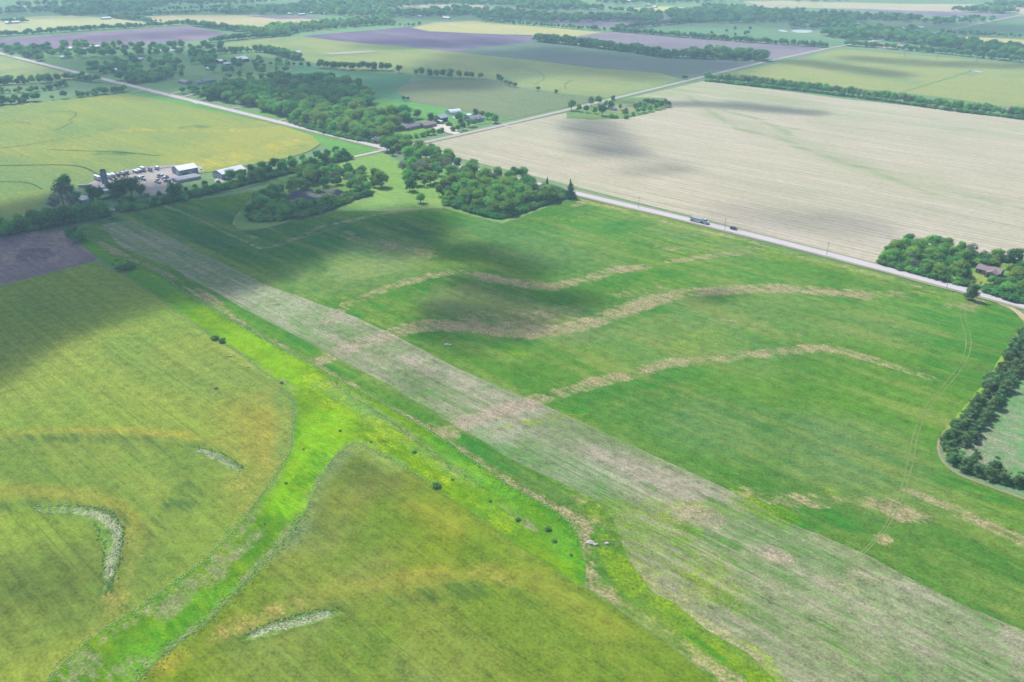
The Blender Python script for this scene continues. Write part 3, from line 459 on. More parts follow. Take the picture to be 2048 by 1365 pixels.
def pool(pts, m=MUDW, name='pond', z=.52):
    g = smooth_poly(GP(pts), 2, True); me = bpy.data.meshes.new(name); me.from_pydata([(x, y, z) for x, y in g], [], [tuple(range(len(g)))]); me.materials.append(m)
    return tag(link(name, me), kind='structure')
pool([(292,104),(310,106),(335,103),(355,101),(350,99),(320,100)]); pool([(1555,60),(1572,62),(1577,65),(1560,64)]); pool([(1580,60),(1625,61),(1625,66),(1600,67),(1585,65)]); pool([(1690,66),(1700,64),(1742,68),(1740,71),(1712,71)])
pool([(645,108),(690,104),(740,102),(762,104),(700,109),(655,111)], plain('pale_pond_bed',(184,186,160),.08), 'dry_pond')
pool([(1340,12),(1400,20),(1380,24),(1230,22),(1260,18)], plain('pale_yellow_field',(206,206,130),.08), 'pale_yellow_meadow', .6)  # pale yellow meadow laid over the far fields

# ------------------------------------------------------------------ clouds whose shade lies on the land, and the air
def clouds():
    H = 900.0; off = np.array([SDIR.x, SDIR.y]) / SDIR.z * H
    polys = [([(-700,400),(-300,455),(0,425),(100,392),(200,372),(340,372),(480,385),(560,392),(640,408),(700,425),(760,425),(830,412),(880,418),(895,440),(893,470),(865,500),(800,512),(740,505),(690,498),(640,515),(590,550),(540,556),(470,588),(430,600),(330,605),(260,628),(190,655),(100,690),(40,735),(-60,790),(-300,880),(-900,1000)],16,.93),
        ([(40,480),(40,425),(120,400),(230,400),(430,372),(560,340),(690,375),(700,400),(640,440),(400,480)],16,.5),([(-500,490),(-400,430),(0,405),(90,400),(90,450)],20,.6),
        ([(380,160),(560,165),(700,165),(860,150),(1010,160),(980,178),(820,185),(760,200),(720,222),(640,225),(540,205),(450,190)],40,.72),([(60,175),(100,120),(330,105),(560,118),(600,140),(480,160),(300,195)],50,.55),
        ([(620,130),(800,145),(900,108),(1100,95),(1340,112),(1540,128),(1440,152),(1300,160),(1100,150),(900,160),(700,150)],60,.6)]
    blobs = [([(930,505),(990,512),(1045,535)],7,15,.85),([(945,565),(1060,592),(1130,602)],6,15,.85),([(895,625),(1020,648)],8,14,.85),([(1405,592),(1450,588)],1,8,.6),([(860,672),(950,688)],2,12,.55),([(855,765),(885,778)],1,7,.4),
        ([(1180,248),(1200,272),(1215,300)],6,34,.5),([(1150,258),(1180,264)],3,14,.4),([(1270,208),(1400,208),(1560,222),(1620,225)],4,20,.6),([(1480,208),(1540,215)],8,20,.4),([(1270,345),(1350,338)],3,18,.3),([(1480,430),(1600,440),(1700,450)],8,30,.22),([(1240,300),(1330,330)],4,26,.2),
        ([(1462,152),(1560,168),(1610,175)],8,22,.6),([(1600,125),(1700,138),(1780,148)],10,34,.6),([(1720,118),(1850,128),(2048,132)],8,40,.5),
        ([(1930,100),(2048,104)],15,50,.5),([(200,78),(380,66)],20,60,.35),([(1850,60),(2000,58)],60,80,.5),([(900,30),(1300,38),(1700,45)],90,120,.4),([(100,24),(500,20)],120,120,.35),
        ([(40,1180),(150,1170),(-60,1190)],4,12,.26),([(780,90),(950,85)],30,60,.4)]
    st = 16.0
    xs = np.arange(-2600, 2200, st); ys = np.arange(100, 3900, st); X, Y = np.meshgrid(xs, ys); P = np.stack([X.ravel(), Y.ravel()], 1)
    Dn = np.zeros(len(P))
    for pts, r, soft, am in blobs:
        L = GP(pts); k = dist_line(P, L); Dn = 1 - (1 - Dn) * (1 - sstep(1 - (k - r) / (soft * 1.25)) * am)
    for pts, soft, am in polys:
        L = GP(pts); k = dist_line(P, L, True) * np.where(inside(P, L), -1, 1); Dn = 1 - (1 - Dn) * (1 - sstep(.5 - k / (2 * soft)) * am)
    Dg = Dn.reshape(X.shape); ok = Dg > 0.004
    use = ok.copy(); use[1:] |= ok[:-1]; use[:-1] |= ok[1:]; use[:, 1:] |= ok[:, :-1]; use[:, :-1] |= ok[:, 1:]; use[1:, 1:] |= ok[:-1, :-1]; use[:-1, :-1] |= ok[1:, 1:]
    idx = -np.ones(X.shape, int); ids = np.argwhere(use); idx[use] = np.arange(len(ids))
    d = Dg[use]; base = np.stack([X[use] + off[0], Y[use] + off[1]], 1); n = len(d)
    rs = np.random.RandomState(3)
    bot = np.column_stack([base, np.full(n, H) - d * 12]); top = np.column_stack([base, H + 1 + d * 14 + rs.uniform(0, 6, n) * d])
    a, b_, c, e = idx[:-1, :-1], idx[:-1, 1:], idx[1:, 1:], idx[1:, :-1]; m = (a >= 0) & (b_ >= 0) & (c >= 0) & (e >= 0)
    F = np.stack([a[m], b_[m], c[m], e[m]], 1); F2_ = np.concatenate([F[:, ::-1], F + n])
    me = bpy.data.meshes.new('cloud_bank'); me.vertices.add(2 * n); me.vertices.foreach_set('co', np.concatenate([bot, top]).ravel())
    me.loops.add(F2_.size); me.loops.foreach_set('vertex_index', F2_.ravel()); me.polygons.add(len(F2_)); me.polygons.foreach_set('loop_start', np.arange(0, F2_.size, 4)); me.update(calc_edges=True)
    at = me.attributes.new('dens', 'FLOAT', 'POINT'); at.data.foreach_set('value', np.concatenate([d, d]).astype(np.float32))
    b = B('cloud_vapour'); nn = b.noise(b.obj(), .018, 5.0, .6)
    dv = b.attr('dens').outputs['Fac']
    f = b.math('ADD', dv, b.math('MULTIPLY', b.math('SUBTRACT', nn, .5), b.math('MULTIPLY', b.rng(dv, 0, .3), .55)))
    f = b.math('MULTIPLY', b.rng(f, 0.0, 1.0, 0.0, 1.0, False), .80)
    tr = b.n('ShaderNodeBsdfTransparent'); tl = b.n('ShaderNodeBsdfTranslucent'); tl.inputs[0].default_value = (.9, .9, .9, 1)
    mx = b.n('ShaderNodeMixShader'); b.l(f, mx.inputs[0]); b.l(tr.outputs[0], mx.inputs[1]); b.l(tl.outputs[0], mx.inputs[2])
    me.materials.append(b.done(mx.outputs[0]))
    tag(link('cloud_bank', me), kind='structure')
clouds()
def haze():
    bm = bmesh.new(); bmesh.ops.create_cube(bm, size=1.0); me = bpy.data.meshes.new('haze'); bm.to_mesh(me); bm.free()
    o = link('haze', me); o.scale = (11000, 11500, 200); o.location = (0, 3250, 98); o.scale = (9400, 9900, 198); 
    b = B('haze_air'); v = b.n('ShaderNodeVolumePrincipled'); v.inputs['Color'].default_value = (0.56, 0.82, 1.0, 1); v.inputs['Density'].default_value = HAZE_DENS; v.inputs['Anisotropy'].default_value = 0.1
    b.l(v.outputs[0], b.out.inputs[1]); me.materials.append(b.m); tag(o, kind='stuff')
haze()
# ------------------------------------------------------------------ trees
def leaf_mat(name, c1, c2, c3, trans=0.5):
    b = B(name); p = b.obj(); oi = b.n('ShaderNodeObjectInfo')
    n = b.noise(p, 5.0, 3.0, .7); n2 = b.noise(p, 1.6, 2.0, .5)
    c = b.mix(b.rng(oi.outputs['Random'], 0.0, 1.0, 0, 1, False), A4(c1), A4(c2)); c = b.mix(b.rng(n, .35, .65), c, A4(c3)); 
    hs = b.n('ShaderNodeHueSaturation'); b.l(c, hs.inputs['Color'])
    r2 = b.n('ShaderNodeTexWhiteNoise', noise_dimensions='1D'); b.l(oi.outputs['Random'], r2.inputs['W'])
    b.l(b.math('ADD', .48, b.math('MULTIPLY', b.math('SUBTRACT', r2.outputs[0], .5), .045)), hs.inputs['Hue']) if False else None
    b.l(b.math('ADD', .5, b.math('MULTIPLY', b.math('SUBTRACT', r2.outputs[0], .5), .05)), hs.inputs['Hue'])
    b.l(b.math('ADD', .66, b.math('ADD', b.math('MULTIPLY', r2.outputs[0], .5), b.math('MULTIPLY', n2, .35))), hs.inputs['Value'])
    d = b.n('ShaderNodeBsdfDiffuse'); b.l(hs.outputs[0], d.inputs[0]); t = b.n('ShaderNodeBsdfTranslucent'); b.l(hs.outputs[0], t.inputs[0])
    mx = b.n('ShaderNodeMixShader'); mx.inputs[0].default_value = trans; b.l(d.outputs[0], mx.inputs[1]); b.l(t.outputs[0], mx.inputs[2])
    return b.done(mx.outputs[0])
LEAF = leaf_mat('broadleaf_foliage', (168,236,112), (202,242,118), (122,204,96))
DARKLEAF = leaf_mat('dark_foliage', (122,198,102), (154,212,114), (92,170,90))
PINE = leaf_mat('pine_needles', (128,178,108), (152,182,108), (92,144,88), .3)
CEDAR = leaf_mat('cedar_foliage', (84,148,94), (98,156,96), (64,124,80), .2)
GREYLEAF = leaf_mat('grey_half_bare_foliage', (160,166,140), (176,170,156), (118,148,104), .2)
PALELEAF = leaf_mat('bright_foliage', (190,238,116), (210,244,110), (148,214,90))
BARK = plain('bark', (112,100,88), .25, 2.0)
PALEBARK = plain('pale_bark', (170,164,156), .2, 2.0)

def ico(sub):
    bm = bmesh.new(); bmesh.ops.create_icosphere(bm, subdivisions=sub, radius=1.0)
    v = np.array([q.co[:] for q in bm.verts]); f = [[q.index for q in k.verts] for k in bm.faces]; bm.free(); return v, np.array(f)
ICO1, ICO2 = ico(1), ico(2)
def crown_mesh(name, seed, lobes, nleaf, ls, mat, core=.72, up=.25, sub=1, upper=None):
    """lobes: (x, y, z, rx, rz); unit-height tree standing on z = 0; leaf clumps on the lobes' skins round dark inner masses"""
    rs = np.random.RandomState(seed); V, F, k = [], [], 0
    iv, if_ = ICO2 if sub == 2 else ICO1
    for (x, y, z, rx, rz) in lobes:
        w = iv * np.array([rx, rx, rz]) * core * rs.uniform(.82, 1.12, (len(iv), 1)) + (x, y, z)
        w[:, 2] = np.maximum(w[:, 2], .02); V.append(w); F += (if_ + k).tolist(); k += len(iv)
    wts = np.array([l[3] * l[3] for l in lobes]); wts /= wts.sum(); pick = rs.choice(len(lobes), nleaf, p=wts)
    d = rs.normal(size=(nleaf, 3)); d[:, 2] += up; d /= np.linalg.norm(d, axis=1)[:, None]
    L = np.array(lobes)[pick]; rad = rs.uniform(.72, 1.12, nleaf) + (rs.rand(nleaf) < .12) * rs.uniform(0, .35, nleaf)
    P = L[:, :3] + d * np.stack([L[:, 3], L[:, 3], L[:, 4]], 1) * rad[:, None]; P[:, 2] = np.maximum(P[:, 2], .03)
    nrm = d + rs.normal(size=d.shape) * .45; nrm[:, 2] += .45; nrm /= np.linalg.norm(nrm, axis=1)[:, None]
    t = np.cross(nrm, rs.normal(size=d.shape)); t /= np.linalg.norm(t, axis=1)[:, None] + 1e-9; bt = np.cross(nrm, t)
    s = (ls * rs.uniform(.55, 1.35, nleaf))[:, None]
    a = P + t * s; c = P - t * s; e = P + bt * s * .8; g = P - bt * s * .8; o = P + nrm * s * .45
    W = np.stack([a, e, c, g, o], 1).reshape(-1, 3); V.append(W)
    i = k + np.arange(nleaf) * 5
    for q in ((0, 1, 4), (1, 2, 4), (2, 3, 4), (3, 0, 4)):
        F += np.stack([i + q[0], i + q[1], i + q[2]], 1).tolist()
    me = bpy.data.meshes.new(name); me.from_pydata(np.concatenate(V).tolist(), [], F); me.materials.append(mat); me.update(); return me
def tube(V, F, p0, p1, r0, r1, n=6):
    p0, p1 = np.array(p0, float), np.array(p1, float); d = p1 - p0; d /= np.linalg.norm(d) + 1e-9
    t = np.cross(d, [0.31, 0.9, 0.22]); t /= np.linalg.norm(t); u = np.cross(d, t); k = len(V)
    for p, r in ((p0, r0), (p1, r1)):
        for i in range(n):
            a = 2 * math.pi * i / n; V.append(tuple(p + (t * math.cos(a) + u * math.sin(a)) * r))
    for i in range(n): F.append((k + i, k + (i + 1) % n, k + n + (i + 1) % n, k + n + i))
    F.append(tuple(k + n + i for i in range(n))); F.append(tuple(k + n - 1 - i for i in range(n)))
def trunk_mesh(name, seed, top, r, limbs, mat, spread=.22):
    rs = random.Random(seed); V, F = [], []
    tube(V, F, (0, 0, -.03), (rs.uniform(-.02, .02), rs.uniform(-.02, .02), top), r, r * .65); h = V[-1]
    for i in range(limbs):
        a = 2 * math.pi * i / limbs + rs.random(); z0 = top * rs.uniform(.75, 1.0); z1 = z0 + rs.uniform(.2, .38)
        tube(V, F, (0, 0, z0), (math.cos(a) * spread, math.sin(a) * spread, z1), r * .5, r * .15, 5)
    me = bpy.data.meshes.new(name); me.from_pydata(V, [], F); me.materials.append(mat); return me
def rlobes(seed, n, z0, z1, spread, r0, r1, top=True):
    rs = random.Random(seed); z0 *= rs.uniform(.72, 1.0); spread *= rs.uniform(.85, 1.2); n += rs.choice((-1, 0, 1, 2)); r0 *= .8; r1 *= rs.uniform(.9, 1.15); o = [(0, 0, (z0 + z1) / 2, spread * .95, (z1 - z0) * .55)]
    for i in range(n):
        a = 2 * math.pi * (i + rs.random() * .6) / n; q = spread * rs.uniform(.55, 1.0); z = rs.uniform(z0, z1); rr = rs.uniform(r0, r1)
        o.append((math.cos(a) * q, math.sin(a) * q, z, rr, rr * .85))
    if top: o.append((rs.uniform(-.08, .08), rs.uniform(-.08, .08), z1, r1, r1 * .9))
    return o
KIND = {}
def kind(key, name, crowns, trunks): KIND[key] = (name, crowns, trunks)
kind('leaf', 'broadleaf_tree', [crown_mesh('broadleaf_crown', i, rlobes(i, 7, .42, .74, .26, .15, .25), 1000, .038, LEAF) for i in range(6)], [trunk_mesh('broadleaf_trunk', i, .36, .028, 4, BARK) for i in range(3)])
kind('dark', 'broadleaf_tree', [crown_mesh('dark_crown', i + 20, rlobes(i + 20, 7, .38, .74, .27, .16, .25), 1000, .038, DARKLEAF) for i in range(4)], [trunk_mesh('dark_trunk', i + 5, .34, .03, 4, BARK) for i in range(2)])
kind('pale', 'broadleaf_tree', [crown_mesh('bright_crown', i + 40, rlobes(i + 40, 7, .40, .74, .28, .16, .26), 1000, .038, PALELEAF) for i in range(3)], [trunk_mesh('bright_trunk', i + 8, .34, .028, 4, BARK) for i in range(2)])
kind('grey', 'half_bare_tree', [crown_mesh('grey_crown', i + 60, rlobes(i + 60, 8, .40, .78, .26, .10, .18), 460, .034, GREYLEAF, core=.35) for i in range(3)], [trunk_mesh('grey_trunk', i + 11, .45, .028, 7, PALEBARK, .3) for i in range(2)])
def pine_lobes(seed):
    rs = random.Random(seed); o = []
    for i in range(13):
        z = .18 + .70 * i / 12; q = .34 * (1 - (z - .2) * .65) * rs.uniform(.4, 1.1); a = rs.random() * 6.28; r = .20 * (1.15 - z * .7) * rs.uniform(.8, 1.2); o.append((math.cos(a) * q, math.sin(a) * q, z, r, r * .75))
    o.append((0, 0, .45, .24, .32)); return o
kind('pine', 'pine_tree', [crown_mesh('pine_crown', i + 80, pine_lobes(i), 1000, .034, PINE, core=.7) for i in range(4)], [trunk_mesh('pine_trunk', i + 20, .5, .024, 3, BARK) for i in range(2)])
def cedar_lobes(seed):
    rs = random.Random(seed); return [(rs.uniform(-.04, .04), rs.uniform(-.04, .04), .12 + .75 * i / 6, .30 * (1.05 - i / 7.0), .16) for i in range(7)]
kind('cedar', 'cedar_tree', [crown_mesh('cedar_crown', i + 100, cedar_lobes(i), 420, .045, CEDAR, core=.8) for i in range(3)], [trunk_mesh('cedar_trunk', 31, .3, .03, 0, BARK)])
kind('bush', 'bush', [crown_mesh('bush_crown', i + 120, rlobes(i + 120, 6, .28, .6, .42, .22, .36), 420, .07, LEAF) for i in range(3)], [trunk_mesh('bush_stem', 41, .3, .04, 3, BARK)])
kind('darkbush', 'bush', [crown_mesh('dark_bush_crown', i + 130, rlobes(i + 130, 6, .28, .6, .42, .22, .36), 420, .07, DARKLEAF) for i in range(2)], [trunk_mesh('dark_bush_stem', 42, .3, .04, 3, BARK)])
tot = {}
TREES = []
rt = random.Random(11)
def tree(key, x, y, h, label, group=None, wide=1.0, cat=None, near=True):
    name, cr, tr = KIND[key]
    o = empty(name, (x, y, 0.05), rt.random() * 6.28); o.scale = (h * wide, h * wide, h)
    tag(o, label, cat or ('bush' if name == 'bush' else 'tree'), group)
    link('crown', rt.choice(cr), o); link('trunk' if name != 'bush' else 'stem', rt.choice(tr), o)
    TREES.append((x, y)); tot[name] = tot.get(name, 0) + 1
    return o
def tp(key, px, py, h, label, group=None, wide=1.0, cat=None): return tree(key, *G(px, py), h, label, group, wide, cat)
STUFF = []      # (x, y, height, wide, key, variant) of the trees too small to stand alone
def stuff_tree(key, x, y, h, wide=1.0): STUFF.append((x, y, h, wide, key, rt.random()))
def fill_poly(poly, sp, n=None, holes=(), seed=1, mind=.72):
    """points spaced about sp metres in a photo-outlined patch of ground"""
    g = GP(poly); A = np.array(g); mn, mx = A.min(0), A.max(0); rs = np.random.RandomState(seed)
    xs = np.arange(mn[0], mx[0], sp); ys = np.arange(mn[1], mx[1], sp * .87); X, Y = np.meshgrid(xs, ys); X = X + (np.arange(len(ys)) % 2)[:, None] * sp * .5
    P = np.stack([X.ravel(), Y.ravel()], 1) + rs.uniform(-.34, .34, (X.size, 2)) * sp
    m = inside(P, g)
    for h in holes: m &= ~inside(P, GP(h))
    return P[m]
def along(pts, sp, rows=(0.0,), jit=.25, seed=1):
    g = GP(pts); rs = random.Random(seed); out = []
    for off in rows:
        for i in range(len(g) - 1):
            a, c = np.array(g[i]), np.array(g[i + 1]); L = np.hypot(*(c - a)); t = (c - a) / L; nn = np.array([-t[1], t[0]]); k = max(1, int(round(L / sp)))
            for j in range(k):
                q = a + (c - a) * (j + .5) / k + nn * (off + rs.uniform(-jit, jit) * sp * .6) + t * rs.uniform(-jit, jit) * sp; out.append((q[0], q[1]))
    return out
def pickk(w):
    r = rt.random() * sum(w.values())
    for k, v in w.items():
        r -= v
        if r <= 0: return k
    return k
def grove(poly, sp, mix, h0, h1, label, group, holes=(), seed=1, wide=1.05, single=True):
    pts_ = fill_poly(poly, sp, holes=holes, seed=seed); mn_, mx_ = pts_.min(0), pts_.max(0)
    for (x, y) in pts_:
        fx = (x - mn_[0]) / (mx_[0] - mn_[0]); fy = (y - mn_[1]) / (mx_[1] - mn_[1])
        sec = '%s %s of ' % (('front', 'middle', 'rear')[min(2, int(fy * 3))], ('left end', 'left part', 'centre', 'right part', 'right end')[min(4, int(fx * 5))])
        k = pickk(mix); h = rt.uniform(h0 * .78, h1 * 1.08) * (.8 if k == 'cedar' else 1)
        nm = {'leaf': 'mid green', 'dark': 'dark green', 'pale': 'light green', 'grey': 'half-bare', 'cedar': 'dark conical cedar', 'pine': 'olive pine'}[k]
        if single: tree(k, x, y, h, label % (('low ' if h < h0 * .78 + (h1 * 1.08 - h0 * .78) * .33 else 'tall ' if h > h0 * .78 + (h1 * 1.08 - h0 * .78) * .67 else '') + nm, sec), group % nm, wide * rt.uniform(.85, 1.35))
        else: stuff_tree(k, x, y, h, wide * rt.uniform(.85, 1.2))
def ordn(n):
    return str(n) + ('th' if 10 <= n % 100 <= 20 else {1: 'st', 2: 'nd', 3: 'rd'}.get(n % 10, 'th'))

HR = [1]
def along2(pts, sp, rows, seed):
    o = along(pts, sp, rows, seed=seed); HR[0] = len(o) // len(rows)
    for (x, y) in o[HR[0]:]: stuff_tree('dark' if rt.random() < .6 else 'leaf', x, y, rt.uniform(8, 11.5) if seed != 7 else rt.uniform(4, 6.5))
    return o[:HR[0]]
def rowname(k, hr): return (ordn(k % hr[0] + 1), 'rear' if k >= hr[0] else 'front')
# the central grove beside the road
grove([(897,406),(942,421),(1003,435),(1045,421),(1118,396),(1112,384),(1050,378),(985,366),(950,345),(900,350),(884,380)], 9.6, {'leaf': 6, 'dark': 2, 'pale': 3, 'grey': 1.5}, 9, 12.5, '%s tree, %sthe pointed grove', '%s trees of the pointed grove', seed=2)
grove([(792,370),(845,377),(880,362),(922,338),(880,328),(825,328),(800,345)], 11.0, {'leaf': 6, 'dark': 4, 'grey': .8, 'pale': 1}, 9, 12, '%s tree, %sthe farmyard clump', '%s trees of the farmyard clump', seed=3)
grove([(762,308),(800,320),(860,334),(915,331),(900,318),(850,306),(805,292),(768,288)], 11.5, {'leaf': 6, 'dark': 3}, 10, 13, '%s tree, %sthe roadside strip at the crossing', '%s trees at the crossing', seed=4)
tp('dark', 820, 383, 11, 'round dark green tree standing alone in front of the farmyard clump')
tp('pale', 841, 407, 8, 'lone bright green round bush tree on the open lawn', wide=1.3)
tp('leaf', 878, 393, 10, 'slender tree on the lawn just left of the pointed grove', wide=.8)
tp('leaf', 762, 375, 14, 'right one of the pair of trees between the pond wood and farmyard'); tp('dark', 752, 366, 12, 'left darker one of the pair of trees beside the pond wood')
tp('grey', 863, 313, 12, 'lone thin half-bare tree on the far side of the road', wide=.7)
for q, (x, y, k, n) in enumerate(((997,362,'leaf','leftmost'),(1018,369,'leaf','second from the left'),(1030,362,'dark','third from the left'),(1046,362,'leaf','rightmost'))):
    tp(k, x, y, 12, n + ' of the four loose trees between the pointed grove and road', 'loose trees between grove and road', .95)
tp('cedar', 1140, 397, 14, 'spiky dark cedar at the right tip of the pointed grove', wide=1.1); tp('cedar', 1094, 384, 11, 'small spired cedar near the right tip of the grove')
# the wood round the pond
grove([(495,432),(512,441),(545,438),(600,433),(640,423),(700,400),(744,386),(750,368),(730,345),(690,338),(640,345),(600,356),(560,378),(520,398),(505,412)], 11.5, {'leaf': 7, 'dark': 3, 'grey': .5}, 7.5, 10.5, '%s tree, %sthe wood round the pond', '%s trees round the pond',
      holes=([(570,394),(588,382),(640,376),(690,376),(702,384),(680,396),(655,404),(640,412),(600,416),(575,408)],), seed=5)
tp('darkbush', 637, 386, 3.2, 'small dark bush on the pale islet inside the pond wood', wide=1.2)
# hedgerow of the gravel road at left
for k, (x, y) in enumerate(along2([(-80,490),(0,475),(60,464),(130,451),(218,433)], 11.5, (2, 15), seed=6)):
    tree('dark' if rt.random() < .7 else 'leaf', x, y, rt.uniform(9, 13), '%s tree from the left, %s row of the hedgerow above the ploughed field' % rowname(k, HR), 'hedgerow trees above the ploughed field', 1.1)
for k, (x, y) in enumerate(along2([(246,424),(330,406),(400,390),(470,374)], 11.0, (2, 14), seed=7)):
    tree('dark' if rt.random() < .6 else 'leaf', x, y, rt.uniform(4.5, 7.5), '%s tree from the left, %s row of the hedgerow before the gravel yard' % rowname(k, HR), 'hedgerow trees before the gravel yard', 1.15)
for k, (x, y) in enumerate(along2([(470,374),(560,350),(640,331),(708,316)], 11.5, (3, 16), seed=8)):
    tree('dark' if rt.random() < .45 else 'leaf', x, y, rt.uniform(8.5, 12), '%s tree from the left, %s row of the hedgerow behind the pond wood' % rowname(k, HR), 'hedgerow trees by the pond wood', 1.05)
tp('grey', 128, 412, 21, 'tall ragged grey-green tree left of the farmyard', wide=.95); tp('grey', 112, 425, 14, 'leftmost ragged grey tree beside the farmyard'); tp('grey', 150, 425, 15, 'grey twiggy tree in front of the tall ragged one'); tp('dark', 135, 395, 18, 'dark tree crown behind the ragged grey trees', wide=.8)
tp('dark', 155, 412, 11, 'dark tree left of the white round-roofed shed')
tp('dark', 187, 402, 12, 'dark spreading tree right of the white round-roofed shed'); tp('dark', 200, 400, 10, 'smaller dark tree beside the shed, left of the silo')
tp('dark', 238, 397, 15, 'broad dark tree in front of the silo yard', wide=1.2); tp('dark', 264, 395, 17, 'tall broad dark tree at the yard edge', wide=1.05); tp('dark', 284, 398, 12, 'thin dark tree right of the tall broad yard tree', wide=.8)
tp('dark', 352, 400, 14, 'dark tree at the right corner of the gravel yard'); tp('darkbush', 146, 474, 8, 'dark bush at the top end of the grass waterway', wide=.9); tp('darkbush', 160, 482, 8, 'lower dark bush at the top end of the waterway', wide=1)
tp('darkbush', 244, 541, 4.0, 'left half of the dark bush pair in the waterway', wide=1.3); tp('darkbush', 262, 538, 5.0, 'right half of the dark bush pair in the waterway', wide=1.2)
for (x, y, h, lb) in ((226,530,2,'tiny bush above the bush pair in the waterway'),(232,522,2,'topmost tiny bush in the waterway'),(429,679,3.6,'pale bush at the left edge of the waterway'),(444,685,3.4,'dark green bush just right of the pale one at the waterway edge'),(563,767,1.8,'small bush on the bend of the waterway edge'),(873,974,3.2,'round green bush at the lower edge of the right waterway arm'),
                      (1095,1060,2.2,'small round bush in the right waterway arm'),(1108,1084,1.6,'low weed clump below the small round bush'),(1035,1040,2.0,'pale weed clump in the middle of the right waterway arm'),(980,1003,1.3,'weed clump left of the pale one in the right arm'),(905,960,1.1,'weed clump high in the right waterway arm'),(828,905,1.6,'weed clump near the apex of the wheat'),
                      (680,863,1.2,'weed clump above the wheat apex'),(607,900,1.0,'weed clump in the left waterway arm'),(1142,1111,1.2,'weed clump near the waterway tip'),(742,885,1.0,'low weed clump near the wheat apex'),(529,1049,1.0,'weed clump low in the left waterway arm'),(572,968,1.0,'tiny dark weed clump in the left arm')):
    tp('darkbush' if 'dark' in lb else 'bush', x, y, h * .75, lb, wide=1.2)
# house wood at right
grove([(1757,524),(1800,538),(1860,552),(1925,568),(1935,560),(1925,545),(1950,530),(2010,530),(2048,530),(1950,508),(1900,494),(1850,486),(1800,498),(1765,510)], 8.8, {'leaf': 7, 'dark': 3, 'grey': 1, 'pale': 1.5}, 7, 9.5, '%s tree, %sthe wood left of the brown-roofed house', '%s trees left of the brown-roofed house', seed=9)
grove([(1965,582),(2010,596),(2072,612),(2072,534),(2016,545),(2015,560),(1990,568),(1965,566)], 8.8, {'leaf': 5, 'dark': 4, 'pale': 2, 'grey': .5}, 7, 9.5, '%s tree, %sthe wood right of the brown-roofed house', '%s trees right of the brown-roofed house', seed=10)
tp('pine', 1943, 601, 12, 'lone pine with bare trunk by the field entrance below the road', wide=.85)
# pine windbreak round the paddock
for rowpts, nm in (([(2075,640),(2030,700),(1985,772),(1935,842),(1893,893)], 'outer'), ([(2095,660),(2052,712),(2010,785),(1962,852),(1925,898)], 'inner')):
    pts_ = along(rowpts, 5.6, (0,), jit=.18, seed=12)
    for n, (x, y) in enumerate(pts_):
        tree('pine', x, y, rt.uniform(4.4, 7.8), '%s pine from the lower bend in the %s row of the long windbreak' % (ordn(len(pts_) - n), nm), '%s row of the long windbreak' % nm, rt.uniform(1.05, 1.5))
for n, (x, y) in enumerate(along([(1893,895),(1905,925),(1945,947),(1995,962),(2048,975),(2160,1005)], 5.4, (0,), jit=.15, seed=13)):
    tree('pine', x, y, rt.uniform(4.8, 6.8), '%s pine from the bend in the short windbreak arm below the paddock' % ordn(n + 1), 'short arm of the windbreak', rt.uniform(1.1, 1.5))
for (x, y) in along([(1935,915),(1960,935),(2010,950)], 6, (0,), jit=.15, seed=14):
    tree('pine', x, y, rt.uniform(5, 6.5), 'lower pine behind the corner of the windbreak', 'corner pines of the windbreak', 1.0)
# farmstead in the beige field
for x, y, k, h, lb in ((1143,222,'leaf',13,'big round tree at the road corner of the small farmstead'),(1158,224,'leaf',9,'tree right of the big corner tree'),(1172,226,'dark',9,'third tree along the front of the small farmstead'),(1182,214,'grey',13,'tall loose tree in the small farmstead'),(1197,210,'leaf',11,'tree beside the side road at the small farmstead'),
                       (1190,228,'leaf',8,'low tree in the front row of the small farmstead'),(1204,232,'dark',13,'big dark round tree in front of the small farmstead'),(1222,220,'leaf',11,'tree above the white shed of the small farmstead'),(1212,216,'leaf',9,'tree behind the big dark round tree'),(1226,203,'dark',7,'small dark tree alone by the side road'),
                       (1240,221,'grey',8,'thin tree in the middle of the small farmstead yard'),(1250,232,'leaf',9,'slim tree at the front point of the yard'),(1222,236,'leaf',5,'shrub left of the front point of the yard'),(1232,237,'leaf',4,'low shrub at the front edge of the yard'),(1252,238,'leaf',5,'shrub at the front point of the yard'),(1266,232,'grey',5,'thin shrub right of the front point'),
                       (1275,228,'leaf',7,'tree on the right front edge of the yard'),(1286,226,'leaf',8,'tree next along the right front edge'),(1272,216,'grey',6,'brownish tree in the yard middle'),(1280,213,'leaf',6,'round tree behind the brownish one'),(1288,214,'leaf',6,'second round tree behind the brownish one'),(1299,224,'leaf',8,'tree toward the right corner of the yard'),
                       (1312,220,'leaf',8,'tree left of the corner trees'),(1322,218,'dark',9,'dark tree in the right corner clump'),(1330,215,'grey',11,'tall thin tree in the right corner clump'),(1338,214,'leaf',7,'outermost tree of the right corner clump'),(1290,206,'dark',6,'left tree of the back pair'),(1296,206,'dark',6,'right tree of the back pair'),(1306,207,'dark',6,'back row tree near the right corner'),(1314,207,'leaf',5,'small back row tree near the right corner')):
    tp('bush' if h <= 6 else k, x, y, h, lb + (' of the roadside farmstead' if 'farmstead' not in lb else ''), 'trees of the roadside farmstead')
